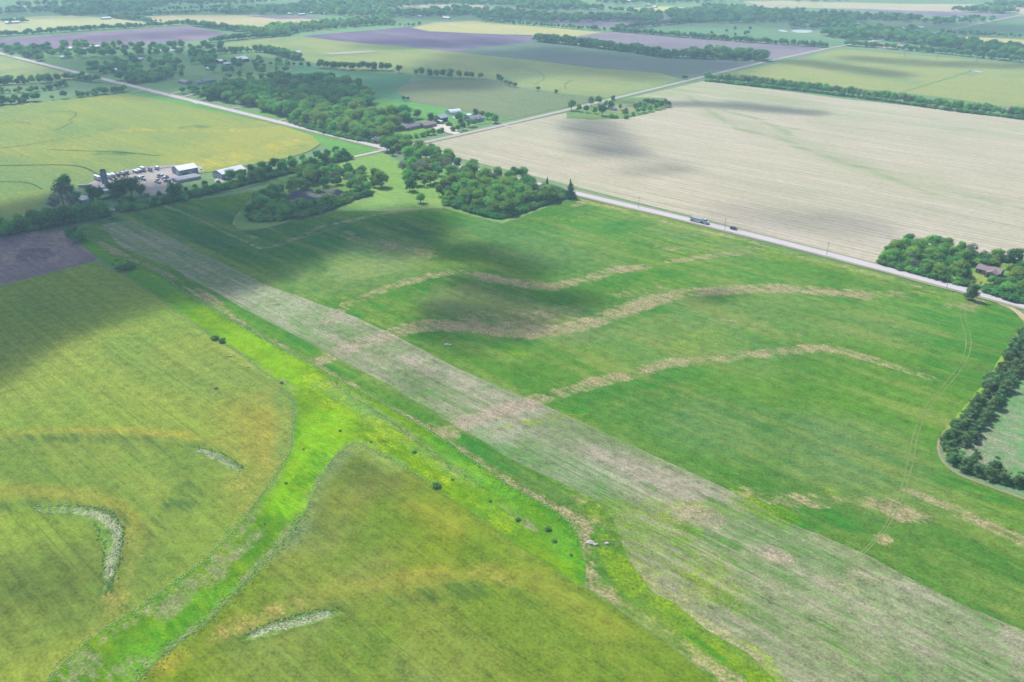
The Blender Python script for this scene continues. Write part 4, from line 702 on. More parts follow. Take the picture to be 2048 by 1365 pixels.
# shelterbelts, the first ones tree by tree
for i, (x, y) in enumerate(along([(1410,161),(1500,170),(1620,183),(1760,200),(1900,220),(2060,239),(2240,262)], 6.0, (0, 3), jit=.35, seed=15)):
    stuff_tree('leaf' if rt.random() < .75 else 'grey', x, y, rt.uniform(7.5, 12.5), 1.05)
for i, (x, y) in enumerate(along([(633,137),(700,141),(782,143)], 11, (0, 8), jit=.2, seed=16)): stuff_tree('dark', x, y, rt.uniform(10, 13))
for i, (x, y) in enumerate(along([(793,146),(800,147)], 11, (0,), seed=17)): tree('dark', x, y, 12, 'single tree in the gap of the meadow tree row')
for i, (x, y) in enumerate(along([(826,152),(880,156),(968,160)], 10, (0,), jit=.2, seed=18)): stuff_tree('dark' if i % 3 else 'leaf', x, y, rt.uniform(9, 13))
for x, y, h, lb in ((997,160,8,'leftmost'),(1003,164,7,'second'),(1012,170,7,'third'),(1020,173,7,'fourth'),(1030,176,7,'fifth'),(1076,182,6,'lone bush on the boundary right of'),(1112,187,5,'low bush on the boundary far right of')):
    tp('dark', x, y, h, lb + ' of the dark clumps on the field boundary' if 'bush' not in lb else lb + ' the dark clumps', 'dark clumps on the field boundary', 1.3)
for x, y, h, lb in ((737,196,14,'lone round tree on the meadow right of the forest'),(808,203,7,'left of two dark bushes on the meadow'),(816,203,6,'right of two dark bushes on the meadow'),(802,230,3,'tiny dark bush on the light green meadow'),(1367,160,7,'small tree by the side road at the field corner'),(1373,160,6,'second small tree at the field corner')):
    tp('dark', x, y, h, lb)
# light broadleaf wood and house gardens at the crossing
grove([(582,244),(640,262),(700,276),(752,285),(790,276),(800,262),(830,262),(860,258),(862,245),(820,236),(780,236),(740,232),(700,226),(620,222),(588,230)], 11.0, {'leaf': 4, 'pale': 5, 'dark': 1.2, 'grey': .5}, 11, 15, '%s tree, %sthe light wood behind the crossing', '%s trees behind the crossing', seed=21, wide=1.15, single=False,
      holes=([(800,270),(800,248),(880,240),(910,262),(850,278)],))
for x, y, k, h, lb in ((787,290,'dark',11,'dark round tree at the corner of the crossing'),(812,284,'leaf',8,'garden tree near the crossing'),(818,277,'leaf',5,'young garden tree left of the long hedge'),(832,276,'leaf',5,'small garden tree in front of the brown house'),(846,274,'leaf',6,'garden tree in front of the brown house'),(856,271,'leaf',6,'second garden tree before the brown house'),(866,270,'leaf',7,'garden tree at the right end of the brown house'),
                       (878,266,'leaf',5,'shrub left of the pale drive'),(884,264,'dark',5,'dark shrub at the drive edge'),(906,263,'leaf',6,'lone tree standing on the pale drive'),(916,264,'dark',7,'dark bush right of the pale drive'),(926,261,'dark',9,'dark tree right of the pale drive'),(918,246,'dark',12,'tall tree between barn and gabled house'),(922,252,'dark',9,'tree below the tall one beside the gabled house'),(938,255,'leaf',9,'tree in front of the gabled house, left'),(946,254,'leaf',9,'tree in front of the gabled house, right'),
                       (952,236,'dark',10,'tree behind the gabled house'),(964,238,'leaf',9,'tree right behind the gabled house'),(975,240,'leaf',9,'tree right of the gabled house'),(990,247,'leaf',10,'rightmost big tree beside the gabled house'),(985,240,'leaf',8,'tree behind the rightmost big one'),(898,252,'leaf',5,'small tree below the grey barn'),(862,246,'dark',11,'tall tree left of the grey barn'),(836,238,'dark',11,'dark tree in the garden wood'),(872,248,'leaf',8,'tree beside the barn wall'),(811,238,'dark',9,'narrow dark tree in the light wood')):
    tp('bush' if h <= 6 else k, x, y, h, lb, 'garden trees of the crossing houses')
# ------------------------------------------------------------------ buildings, vehicles, poles
WHITE = plain('white_metal_sheet', (236,238,240), .05, .8, .5); WHITEW = plain('white_painted_wall', (206,212,222), .08, .6, .6)
GREYW = plain('grey_blue_wall', (172,184,202), .1, .6, .7); GREYR = plain('grey_shingle_roof', (136,138,150), .12, 1.2, .8); BROWNR = plain('brown_shingle_roof', (150,126,128), .14, 1.5, .8)
PURPR = plain('purple_brown_roof', (112,98,118), .12, 1.2, .8); TANW = plain('tan_wall', (186,170,146), .1, .6, .8); REDW = plain('red_painted_wall', (150,84,84), .12, .8, .7)
DARKW = plain('dark_opening', (52,58,72), .1, 1.0, .6); GLASSM = plain('dark_window_glass', (60,72,86), .1, 1.0, .15); TYRE = plain('black_tyre', (34,34,38), .1, 3, .8); CONC = plain('weathered_concrete_staves', (160,164,178), .25, 1.2, .8)
STEEL = plain('galvanised_steel', (176,184,194), .12, 1.0, .4); NAVY = plain('dark_blue_sheet', (56,66,92), .1, 1, .6); CARP = plain('dark_blue_car_paint', (58,74,92), .04, .5, .25); WHP = plain('white_vehicle_paint', (240,240,240), .04, .5, .3)
REDP = plain('red_vehicle_paint', (160,50,44), .04, .5, .3); WOODP = plain('weathered_pole_wood', (122,112,104), .2, 2, .9); REDR = plain('rusty_red_roof', (168,118,110), .12, 1, .7); HOOP = plain('translucent_white_sheet', (226,232,236), .05, .5, .4)
def mesh(name, V, F, m, parent=None, loc=None, smooth=False):
    me = bpy.data.meshes.new(name); me.from_pydata([tuple(v) for v in V], [], F); me.materials.append(m)
    if smooth:
        for p in me.polygons: p.use_smooth = True
    return link(name, me, parent, loc)
def boxg(x0, y0, z0, x1, y1, z1, V, F):
    k = len(V); V += [(x0,y0,z0),(x1,y0,z0),(x1,y1,z0),(x0,y1,z0),(x0,y0,z1),(x1,y0,z1),(x1,y1,z1),(x0,y1,z1)]
    F += [(k,k+3,k+2,k+1),(k+4,k+5,k+6,k+7),(k,k+1,k+5,k+4),(k+1,k+2,k+6,k+5),(k+2,k+3,k+7,k+6),(k+3,k,k+4,k+7)]
def box(name, x0, y0, z0, x1, y1, z1, m, parent, bev=0.0):
    V, F = [], []; boxg(x0, y0, z0, x1, y1, z1, V, F); o = mesh(name, V, F, m, parent)
    if bev:
        b = o.modifiers.new('bevel', 'BEVEL'); b.width = bev; b.segments = 2
    return o
def frame3(pf, pl, ps):
    """front corner, corner along the ridge, corner along the gable, all photo points -> origin, heading, length, width, side"""
    o, a, c = (np.array(G(*p)) for p in (pf, pl, ps)); u = a - o; L = np.hypot(*u); u = u / L; v = np.array([-u[1], u[0]]); w = float((c - o) @ v)
    return o, math.atan2(u[1], u[0]), L, w
def gable_parts(root, L, W, h, rh, wm, rm, over=.4, s=1.0, x0=0.0):
    """walls with gables and a two-slope sheet roof with real thickness; x along the ridge, y across (0..W)"""
    V = [(x0,0,0),(x0+L,0,0),(x0+L,W,0),(x0,W,0),(x0,0,h),(x0+L,0,h),(x0+L,W,h),(x0,W,h),(x0,W/2,h+rh),(x0+L,W/2,h+rh)]
    F = [(0,1,5,4),(2,3,7,6),(1,2,6,9,5),(3,0,4,8,7)]
    mesh('wall', V, F, wm, root)
    sg = 1 if W > 0 else -1; e = over * sg; dz = rh / (abs(W) / 2) * over; t = .18; V = []
    for x in (x0-over, x0+L+over):
        for z in (.05, .05 + t): V += [(x,-e,h-dz+z),(x,W/2,h+rh+z),(x,W+e,h-dz+z)]
    F = [(3,4,10,9),(4,5,11,10),(0,6,7,1),(1,7,8,2),(0,3,9,6),(2,8,11,5),(0,1,4,3),(1,2,5,4),(6,9,10,7),(7,10,11,8)]
    return mesh('roof', V, F, rm, root)
def openings(root, name, specs, m):
    """specs: (face, a, z0, b, z1, W or L) panels set 4 cm proud of the wall"""
    for (face, a, z0, b, z1, q) in specs:
        if face == 'front': box(name, a, min(-.06, .02) if q >= 0 else -.02, z0, b, .02 if q >= 0 else .06, z1, m, root)
        elif face == 'end': box(name, -.06, a, z0, .02, b, z1, m, root)
def building(name, pf, pl, ps, h, rh, wm, rm, label, cat, doors=(), windows=(), L=None, W=None, group=None, zb=.05):
    o, hd, L_, W_ = frame3(pf, pl, ps); L = L or L_; W = (W if W_ > 0 else -W) if W else W_
    r = empty(name, (o[0], o[1], zb), hd); tag(r, label, cat, group); gable_parts(r, L, W, h, rh, wm, rm)
    q = 1 if W > 0 else -1
    for f, a, z0, b, z1 in doors: openings(r, 'door', [(f, a * (1 if f == 'front' else q), z0, b * (1 if f == 'front' else q), z1, q)], WHITE if wm is GREYW else DARKW)
    for f, a, z0, b, z1 in windows: openings(r, 'window', [(f, a * (1 if f == 'front' else q), z0, b * (1 if f == 'front' else q), z1, q)], GLASSM)
    return r, L, W
# yard barns
r, L, W = building('machine_shed', (360,353), (397,346), (344,346.5), 4.4, 2.4, GREYW, WHITE, 'pale blue-walled machine shed with white roof at the far end of the gravel yard', 'shed', doors=[('end',2,.1,7,3.8),('front',8,.1,11,2.6)], windows=[('front',14,1.6,15.4,2.6),('front',18,1.6,19.4,2.6),('end',9,1.5,10.2,2.5)], zb=.12)
box('corner_trim', -.09, -.09 if W > 0 else -.3, 0, .3, .3 if W > 0 else .09, 4.4, WHITE, r)
for k in range(9): box('roof_rib', L * (k + .5) / 9 - .06, .1, 0, L * (k + .5) / 9 + .06, .2, .01, WHITE, r) if False else None
r, L, W = building('machine_shed', (446,360), (493,348.5), (432,353), 4.2, 2.2, GREYW, WHITE, 'long white-roofed shed with three pale doors behind the hedgerow', 'shed', windows=[('front',6,1.6,7.2,2.6),('front',14,1.6,15.2,2.6)], zb=.12)
q = 1 if W > 0 else -1; aw = abs(W)
for k in range(3): box('overhead_door', -.08, q * (aw * (.08 + .31 * k)), .1, .02, q * (aw * (.30 + .31 * k)), 3.5, WHITE, r)
pool([(428,362),(436,356),(446,362),(452,366),(440,370),(430,368)], GRAV, 'gravel_apron', .5)
building('low_shed', (356,367), (402,358), (347,361), 2.0, .5, WHITEW, GREYR, 'low long grey-roofed shed lying in the middle of the gravel yard', 'shed', zb=.12)
building('garden_shed', (205,382), (213,380.5), (202,378), 2.4, 1.3, GREYW, WHITE, 'small white-roofed shed at the foot of the silo', 'shed', doors=[('front',1,.05,2,2)], zb=.1); building('garden_shed', (211,388), (219,386), (208,384.5), 2.0, .8, WHITEW, WHITE, 'second small white shed below the silo', 'shed', zb=.1)
def polyshed(px, py, rad, h, rh, n, name, label, cat, wm, rm):
    x, y = G(px, py); r = empty(name, (x, y, .1), .3); tag(r, label, cat); V, F = [], []
    for z in (0, h): V += [(math.cos(2*math.pi*i/n)*rad, math.sin(2*math.pi*i/n)*rad, z) for i in range(n)]
    F = [(i, (i+1)%n, n+(i+1)%n, n+i) for i in range(n)]; mesh('wall', V, F, wm, r)
    V = [(math.cos(2*math.pi*i/n)*rad*1.08, math.sin(2*math.pi*i/n)*rad*1.08, h+.03) for i in range(n)] + [(math.cos(2*math.pi*i/n)*rad*.12, math.sin(2*math.pi*i/n)*rad*.12, h+rh) for i in range(n)] + [(0,0,h+rh+.1)]
    F = [(i, (i+1)%n, n+(i+1)%n, n+i) for i in range(n)] + [(n+i, n+(i+1)%n, 2*n) for i in range(n)] + [tuple(range(n-1,-1,-1))]; mesh('roof', V, F, rm, r); return r
polyshed(167, 405, 5.6, 3.0, 2.0, 8, 'round_shed', 'white eight-sided shed with low tent roof below the ragged grey tree', 'shed', plain('cream_wall',(196,204,190),.1), WHITE)
# silo with hoops, dome and chute
x, y = G(212, 372.5); r = empty('silo', (x, y, .1)); tag(r, 'tall grey concrete stave silo standing beside the yard trees', 'silo'); n = 20; rad, hs = 2.35, 12.2
def ring(rad, z0, z1, n=20):
    V = [(math.cos(2*math.pi*i/n)*rad, math.sin(2*math.pi*i/n)*rad, z) for z in (z0, z1) for i in range(n)]; return V, [(i, (i+1)%n, n+(i+1)%n, n+i) for i in range(n)]
V, F = ring(rad, 0, hs); mesh('stave_wall', V, F, CONC, r, smooth=True)
for k in range(11): V, F = ring(rad + .05, .8 + k * 1.08, .92 + k * 1.08); mesh('steel_hoop', V, F, STEEL, r)
V, F = ring(rad + .1, hs, hs + .3); F.append(tuple(range(n, 2*n))); mesh('rim', V, F, CONC, r); V, F = ring(rad*.8, hs+.3, hs+.9); F.append(tuple(range(n, 2*n))); mesh('cap', V, F, plain('dark_cap',(84,90,104),.1), r)
box('chute', rad*.2, -rad-.75, 0, rad*.2+.8, -rad+.05, hs-.4, STEEL, r); box('ladder', -rad*.5, -rad-.25, 0, -rad*.5+.4, -rad-.15, hs, STEEL, r)
# dark sheet fence in front of the farm
a, c = np.array(G(183,408)), np.array(G(246,391)); d = c - a; Lf = np.hypot(*d); hd = math.atan2(d[1], d[0]); r = empty('sheet_fence', (a[0], a[1], .05), hd); tag(r, 'long dark blue sheet fence in front of the farm trees', 'fence')
for k in range(10): box('panel', Lf*k/10+.03, -.05, .1, Lf*(k+1)/10-.03, .05, 2.0, NAVY, r)
for k in range(11): box('post', Lf*k/10-.08, .05, 0, Lf*k/10+.08, .2, 2.1, WOODP, r)
# vehicles --------------------------------------------------------
def wheel(parent, x, y, rad=.5, w=.3):
    n = 12; V, F = [], []
    for yy in (-w/2, w/2): V += [(x + math.cos(2*math.pi*i/n)*rad, y + yy, rad + math.sin(2*math.pi*i/n)*rad) for i in range(n)]
    F = [(i, (i+1)%n, n+(i+1)%n, n+i) for i in range(n)] + [tuple(range(n-1,-1,-1)), tuple(range(n, 2*n))]; o = mesh('wheel', V, F, TYRE, parent)
    V, F = [], []
    s = 1 if y > 0 else -1
    V = [(x + math.cos(2*math.pi*i/8)*rad*.5, y + s*(w/2+.02), rad + math.sin(2*math.pi*i/8)*rad*.5) for i in range(8)]; mesh('hub', V, [tuple(range(8))], STEEL, o); return o
def veh(name, px, py, hd, label, cat, group=None, z=.13):
    x, y = G(px, py); r = empty(name, (x, y, z), hd); return tag(r, label, cat, group)
def box_trailer(px, py, hd, label, L=9.5, m=None, name='box_trailer', h=2.6, group=None, z=.13):
    r = veh(name, px, py, hd, label, 'trailer', group, z); box('body', -L/2, -1.25, 1.1, L/2, 1.25, 1.1+h, m or WHP, r, .06); box('chassis', -L/2+.2, -.5, .75, L/2-.4, .5, 1.08, DARKW, r)
    box('rear_door', -L/2-.05, -1.1, 1.2, -L/2-.003, 1.1, 1+h, STEEL, r); box('landing_gear', L/2-2.3, -.9, 0, L/2-2.1, .9, 1.05, STEEL, r)
    for x in (-L/2+1.0, -L/2+2.1):
        for y in (-1.05, 1.05): wheel(r, x, y)
    return r
def hopper(parent, x0, x1, m, z0=1.0, z1=3.0):
    a = .9; V = [(x0,-1.25,z1),(x1,-1.25,z1),(x1,1.25,z1),(x0,1.25,z1),(x0+a,-.8,z0),(x1-a,-.8,z0),(x1-a,.8,z0),(x0+a,.8,z0),(x0+.1,-1.15,z1),(x1-.1,-1.15,z1),(x1-.1,1.15,z1),(x0+.1,1.15,z1),(x0+.4,-.95,z1-.5),(x1-.4,-.95,z1-.5),(x1-.4,.95,z1-.5),(x0+.4,.95,z1-.5)]
    F = [(0,4,5,1),(1,5,6,2),(2,6,7,3),(3,7,4,0),(4,7,6,5),(0,1,9,8),(1,2,10,9),(2,3,11,10),(3,0,8,11),(8,9,13,12),(9,10,14,13),(10,11,15,14),(11,8,12,15),(12,13,14,15)]
    o = mesh('hopper', V, F, m, parent)
    for k in range(7):
        x = x0 + .3 + (x1 - x0 - .6) * k / 6; box('rib', x-.05, -1.32, z1-1.0, x+.05, -1.251, z1, STEEL, o); box('rib', x-.05, 1.251, z1-1.0, x+.05, 1.32, z1, STEEL, o)
    return o
def tractor_cab(r, x, m, sleeper=True):
    """x = back of the cab; nose points to +x"""
    V = [(x,-1.2,1.0),(x+2.1,-1.2,1.0),(x+2.1,1.2,1.0),(x,1.2,1.0),(x,-1.15,3.4),(x+1.5,-1.1,3.3),(x+1.5,1.1,3.3),(x,1.15,3.4),(x+2.1,-1.15,2.2),(x+2.1,1.15,2.2)]
    F = [(0,1,8,5,4),(2,3,7,6,9),(4,5,6,7),(3,0,4,7),(1,2,9,8),(0,3,2,1)]; c = mesh('cab', V, F, m, r)
    mesh('windscreen', [(x+1.56,-1.0,3.2),(x+2.12,-1.05,2.28),(x+2.12,1.05,2.28),(x+1.56,1.0,3.2)], [(0,1,2,3)], GLASSM, c)
    for s in (-1, 1): mesh('side_window', [(x+.9,s*1.2,2.3),(x+1.8,s*1.2,2.3),(x+1.4,s*1.17,3.1),(x+.9,s*1.19,3.1)], [(0,1,2,3)], GLASSM, c)
    V = [(x+2.1,-1.0,.9),(x+3.7,-.9,.9),(x+3.7,.9,.9),(x+2.1,1.0,.9),(x+2.1,-.95,2.15),(x+3.6,-.8,1.8),(x+3.6,.8,1.8),(x+2.1,.95,2.15)]
    mesh('bonnet', V, [(0,1,5,4),(1,2,6,5),(2,3,7,6),(3,0,4,7),(4,5,6,7),(0,3,2,1)], m, r); box('bumper', x+3.7, -1.15, .4, x+3.9, 1.15, .85, STEEL, r)
    for s in (-1, 1): box('exhaust_stack', x-.2, s*1.1-.08, 1.2, x-.04, s*1.1+.08, 3.9, STEEL, r); box('headlight', x+3.62, s*.75-.15, 1.2, x+3.73, s*.75+.15, 1.5, WHITE, r)
def semi(px, py, hd, label, trailer=True, m=None, z=.13, group=None):
    r = veh('semi_truck', px, py, hd, label, 'truck', group, z); m = m or WHP
    if trailer:
        hopper(r, -7.4, 2.2, plain('silver_trailer_side', (232,236,240), .06, .8, .4)); box('chassis', -7.2, -.45, .8, 3.4, .45, 1.0, DARKW, r); cx = 3.4
        for x in (-6.6, -5.4, 1.4, 2.6):
            for y in (-1.05, 1.05): wheel(r, x, y)
    else:
        box('chassis', -3.2, -.5, .7, 3.4, .5, 1.0, DARKW, r); cx = .6
        for x in (-2.4, -1.2):
            for y in (-1.05, 1.05): wheel(r, x, y)
    tractor_cab(r, cx, m)
    for y in (-1.0, 1.0): wheel(r, cx + 3.0, y)
    return r
def box_truck(px, py, hd, label, m=None, group=None):
    r = veh('box_truck', px, py, hd, label, 'truck', group); box('cargo_bed', -4.6, -1.2, 1.1, 1.2, 1.2, 2.3, m or WHP, r, .05); box('chassis', -4.4, -.45, .75, 2.5, .45, 1.08, DARKW, r); tractor_cab(r, 1.4, WHP)
    for x in (-3.4, -2.3, 4.3):
        for y in (-1.0, 1.0): wheel(r, x, y)
    return r
def car(px, py, hd, label, m=CARP, cat='car', z=.13, k=1.0, name='parked_car', group=None):
    r = veh(name, px, py, hd, label, cat, group, z); prof = [(-2.4,.45),(-2.4,1.0),(-2.2,1.1),(-1.9,1.72),(.5,1.75),(1.2,1.15),(2.3,1.0),(2.45,.7),(2.4,.4)]
    V = [(x*k, s*(.92 - (.12 if z_ > 1.3 else 0))*k, z_*k) for s in (-1, 1) for x, z_ in prof]; n = len(prof); F = [tuple(range(n)), tuple(range(2*n-1, n-1, -1))] + [(i+n, (i+1)%n+n, (i+1)%n, i) for i in range(n)]
    b = mesh('body', V, F, m, r); mesh('windscreen', [(.55*k,-.78*k,1.72*k),(1.18*k,-.84*k,1.2*k),(1.18*k,.84*k,1.2*k),(.55*k,.78*k,1.72*k)], [(0,1,2,3)], GLASSM, r)
    for s in (-1, 1): mesh('side_window', [(-1.8*k,s*.925*k,1.15*k),(.95*k,s*.925*k,1.15*k),(.45*k,s*.84*k,1.62*k),(-1.7*k,s*.84*k,1.62*k)], [(0,1,2,3)], GLASSM, r)
    for x in (-1.5, 1.5):
        for y in (-.82, .82): wheel(r, x*k, y*k, .36*k, .24*k)
    for s in (-1, 1): box('headlight', 2.38*k, s*.65*k-.15, .75*k, 2.47*k, s*.65*k+.15, .9*k, WHITE, r)
    return r
DOWN = math.atan2(-ADIR[1], -ADIR[0]); UP = ROW
semi(1399, 446.5, DOWN, 'white semi truck with silver grain trailer driving on the main road', z=.44); car(1467, 460.5, DOWN, 'dark blue car following ahead of the white semi truck on the main road', name='car', z=.44, k=1.05)
box_trailer(196, 361, DOWN, 'long white box trailer left of the silo', 9.5); box_trailer(219, 358, DOWN, 'white trailer just right of the silo, first in the yard row', 7.5); box_trailer(227, 355.5, DOWN, 'white trailer with dropped nose, second in the yard row', 7.5, h=2.2)
def grain(px, py, label, m, L=7.0):
    r = veh('grain_trailer', px, py, DOWN, label, 'trailer'); hopper(r, -L/2, L/2, m); box('chassis', -L/2, -.4, .7, L/2+.6, .4, .9, DARKW, r)
    for x in (-L/2+1, -L/2+2.1):
        for y in (-1.05, 1.05): wheel(r, x, y)
grain(236, 353, 'dull grey hopper trailer, third in the yard row', STEEL); grain(246, 350.5, 'white-rimmed open trailer, fourth in the yard row', WHP); grain(253, 348.5, 'pale green-tinted hopper trailer, fifth in the yard row', plain('pale_green_trailer',(206,224,214),.05)); box_trailer(272, 346, DOWN, 'flat white trailer in the middle of the yard row', 7, h=1.2); box_trailer(279, 344.5, DOWN, 'low white trailer right of the flat one', 6, h=1.4); box_trailer(286, 343, DOWN, 'tall white box trailer near the right end of the yard row', 6.5)
grain(301, 343, 'low grey implement trailer near the right end of the row', STEEL, 5); box_trailer(315, 340, DOWN, 'narrow white trailer at the far right end of the yard row', 5, h=1.8)
box_truck(284, 359.5, DOWN, 'white truck with long bed standing alone in the gravel yard'); semi(315, 366, DOWN, 'white truck tractor nearest the camera in the parked cluster', False); semi(322, 357, DOWN + .5, 'white truck tractor at the back of the parked cluster', False); semi(329, 362, DOWN - .3, 'white truck tractor in the middle of the parked cluster', False)
grain(338, 366, 'silver trailer at the right edge of the parked cluster', STEEL, 6); car(334, 356, DOWN, 'dark car at the back of the parked cluster', k=1.0); car(318, 353.5, 2.2, 'dark pickup behind the truck cluster', k=1.1); car(372, 351, .5, 'dark blue car parked against the machine shed'); box_trailer(458, 360, 1.0, 'small white trailer beside the long shed', 4, h=1.5)
r = veh('long_trailer', 171, 374.5, .25, 'long low cream trailer lying left of the silo in the weeds', 'trailer'); box('body', -5, -1.2, .7, 5, 1.2, 2.0, plain('cream_paint',(216,220,200),.1), r, .1); box('chassis', -4.6, -.4, .3, 4.6, .4, .68, DARKW, r)
car(752, 288, 2.4, 'small red car waiting at the crossing', REDP, name='car', z=.45); car(911, 226, .2, 'dark pickup by the hoop building', k=1.1, z=.4)
# poles
def pole(px, py, h, label, group=None, arm=True, name='utility_pole', m=None, r0=.12):
    x, y = G(px, py); r = empty(name, (x, y, .05), ROW + math.pi/2); tag(r, label, 'pole', group); V, F = [], []; tube(V, F, (0,0,0), (0,0,h), r0, r0*.6, 8); mesh('pole', V, F, m or WOODP, r)
    if arm:
        box('crossarm', -1.2, -.08, h-.9, 1.2, .08, h-.72, m or WOODP, r)
        for s in (-1.05, -.5, .5, 1.05): box('insulator', s-.06, -.06, h-.72, s+.06, .06, h-.5, WHITE, r)
    else: box('lamp_head', -.2, -.12, h, .9, .12, h+.15, STEEL, r)
    return r
for px, py, h, lb in ((107,444,10,'utility pole in the hedgerow at the corner of the ploughed field'),(1277,418,9,'utility pole below the road above the upper main field'),(1449,463,9,'utility pole between truck and car'),(1653,512,9,'utility pole on the verge in the middle of the road'),(1893,578,8.5,'utility pole in front of the wood with the brown-roofed house'),(466,372,10,'utility pole in the hedgerow by the long shed'),(583,347,10,'utility pole in the hedgerow above the pond wood'),
                      (648,268,9,'utility pole on the upper road verge'),(715,287,9,'utility pole near the crossing')):
    pole(px, py, h, lb)
pole(294, 378, 8, 'thin yard light pole in front of the white truck', arm=False, name='light_pole', m=STEEL); pole(314, 385, 6, 'short light pole at the front of the gravel yard', arm=False, name='light_pole', m=STEEL)
for i, (px, py) in enumerate(((1809,112),(1873,118),(1952,124),(2041,130),(1280,68),(1331,73))):
    x, y = G(px, py); r = empty('power_pylon', (x, y, .2), ROW + math.pi/2); tag(r, ('%s pale two-legged power pylon along the far woodland' % ordn(i+1)) if i < 4 else ('pale power pylon behind the %s part of the far tree row' % ('left' if i == 4 else 'right')), 'pylon')
    for s in (-1, 1): V, F = [], []; tube(V, F, (s*1.6,0,0), (s*1.6,0,15), .22, .16, 6); mesh('leg', V, F, STEEL, r)
    box('crossarm', -3.6, -.12, 13, 3.6, .12, 13.35, STEEL, r); V, F = [], []; tube(V, F, (-1.6,0,6), (1.6,0,10), .1, .1, 5); tube(V, F, (1.6,0,6), (-1.6,0,10), .1, .1, 5); mesh('brace', V, F, STEEL, r)
# houses of the crossing and the wood
r, L, W = building('house', (1950,545.5), (1997,557.5), (1955,538), 2.7, 1.7, TANW, BROWNR, 'long low house with pinkish brown shingle roof in the wood across the road', 'house', doors=[('front',8,.05,9,2.1)], windows=[('front',2,1,3.6,2.1),('front',5,1,6.6,2.1),('front',12,1,13.4,2.1)])
w2 = abs(W); s = 1 if W > 0 else -1
sub = empty('front_wing', (L*.72, 0, 0)); sub.parent = r; sub.rotation_euler = (0, 0, -math.pi/2 if s > 0 else math.pi/2)
V = [(0,-3,0),(3.4,-3,0),(3.4,3,0),(0,3,0),(0,-3,2.7),(3.4,-3,2.7),(3.4,3,2.7),(0,3,2.7),(3.4,0,4.1),(-4,0,4.1)]; mesh('wall', V[:9], [(0,1,5,4),(2,3,7,6),(1,2,6,8,5)], TANW, sub)
mesh('roof', [(3.8,-3.4,2.62),(3.8,0,4.25),(-4,0,4.25),(-1,-3.4,2.62),(3.8,3.4,2.62),(-1,3.4,2.62)], [(0,1,2,3),(1,4,5,2)], BROWNR, sub); box('garage_opening', 3.38, -1.6, .05, 3.46, 1.6, 2.3, DARKW, sub); box('chimney', L*.3, W/2-.4, 3.6, L*.3+.7, W/2+.4, 5.2, plain('brick_chimney',(150,104,92),.15), r)
building('house', (813,263), (846,256), (809,258), 2.8, 1.8, TANW, PURPR, 'long low purple-brown roofed house in the crossing garden', 'house', windows=[('front',2,1,4,2.1),('front',7,1,9,2.1)], zb=.3); building('house', (850,258), (874,253), (846,253), 2.8, 1.8, TANW, plain('rosy_brown_roof',(170,146,152),.1), 'rosy brown roofed house beside the pale drive', 'house', windows=[('front',2,1,4,2.1),('front',7,1,9,2.1)], zb=.3)
building('barn', (882,246), (896,243), (872.5,242), 4.2, 2.6, plain('slate_board_wall',(96,108,124),.15), plain('pale_blue_roof',(186,198,210),.08), 'dark-walled barn with pale roof above the drive', 'barn', doors=[('end',3,.05,5.5,2.8)], windows=[('front',2,1.6,3,2.6),('front',6,1.6,7,2.6)], zb=.3)
building('lean_to', (881,248.5), (886,247.5), (873,245), 2.2, .4, WHITEW, WHITE, 'small white lean-to before the dark barn', 'shed', zb=.3)
o, hd, L, W = frame3((902,231.5), (925,229), (899,226)); r = empty('hoop_building', (o[0], o[1], .3), hd); tag(r, 'white round-backed hoop building behind the dark barn', 'building'); n = 10; V, F = [], []
for x in (0, L):
    for i in range(n+1): a = math.pi*i/n; V.append((x, W/2 - math.cos(a)*W/2, math.sin(a)*4.6))
F = [(i, i+1, n+2+i, n+1+i) for i in range(n)]; mesh('sheet', V, F, HOOP, r, smooth=True); mesh('end_wall', V[:n+1], [tuple(range(n+1))], GREYW, r); mesh('end_wall', V[n+1:], [tuple(range(n, -1, -1))], GREYW, r)
r, L, W = building('house', (945,247), (968,243), (933,242), 3.2, 2.6, GREYW, GREYR, 'grey-roofed house with two white front gables beside the side road', 'house', windows=[('front',1,1,2.2,2.2),('front',9,1,10.2,2.2)], zb=.3)
s = 1 if W > 0 else -1
for q in (.22, .58):
    d = mesh('dormer_gable', [(L*q,-.1*s,3.0),(L*q+3,-.1*s,3.0),(L*q+1.5,-.1*s,5.6)], [(0,1,2)], WHITE, r); mesh('dormer_roof', [(L*q-.2,-.3*s,3.1),(L*q+1.5,-.3*s,5.8),(L*q+1.5,W*.45,5.8),(L*q+3.2,-.3*s,3.1)], [(0,1,2),(1,3,2)], GREYR, d)
building('garage', (936,237), (944,235.5), (932,234), 2.6, 1.0, WHITEW, WHITE, 'white garage behind the gabled house', 'garage', zb=.3); building('shed', (1228,222), (1234,221), (1225,220), 2.2, .9, WHITEW, WHITE, 'small white shed in the roadside farmstead', 'shed', zb=.2); building('shed', (1212,219), (1217,218), (1210,217), 2.2, .9, WHITEW, WHITE, 'white-roofed cabin under the trees of the roadside farmstead', 'shed', zb=.2)
building('barn', (479,126.5), (499,124), (472,123), 4.6, 3.0, REDW, WHITE, 'big red-walled barn with white roof in the hill pasture', 'barn', doors=[('end',3,.05,6,3)], windows=[('end',8,1.5,9,2.5)], zb=.3); building('barn', (440,128), (448,127), (436,126), 3.2, 2.0, REDW, WHITE, 'smaller red barn with white roof left of the big one', 'barn', zb=.3)
wallc = [WHITEW, TANW, GREYW, REDW]; roofc = [WHITE, GREYR, BROWNR, PURPR, REDR, STEEL]
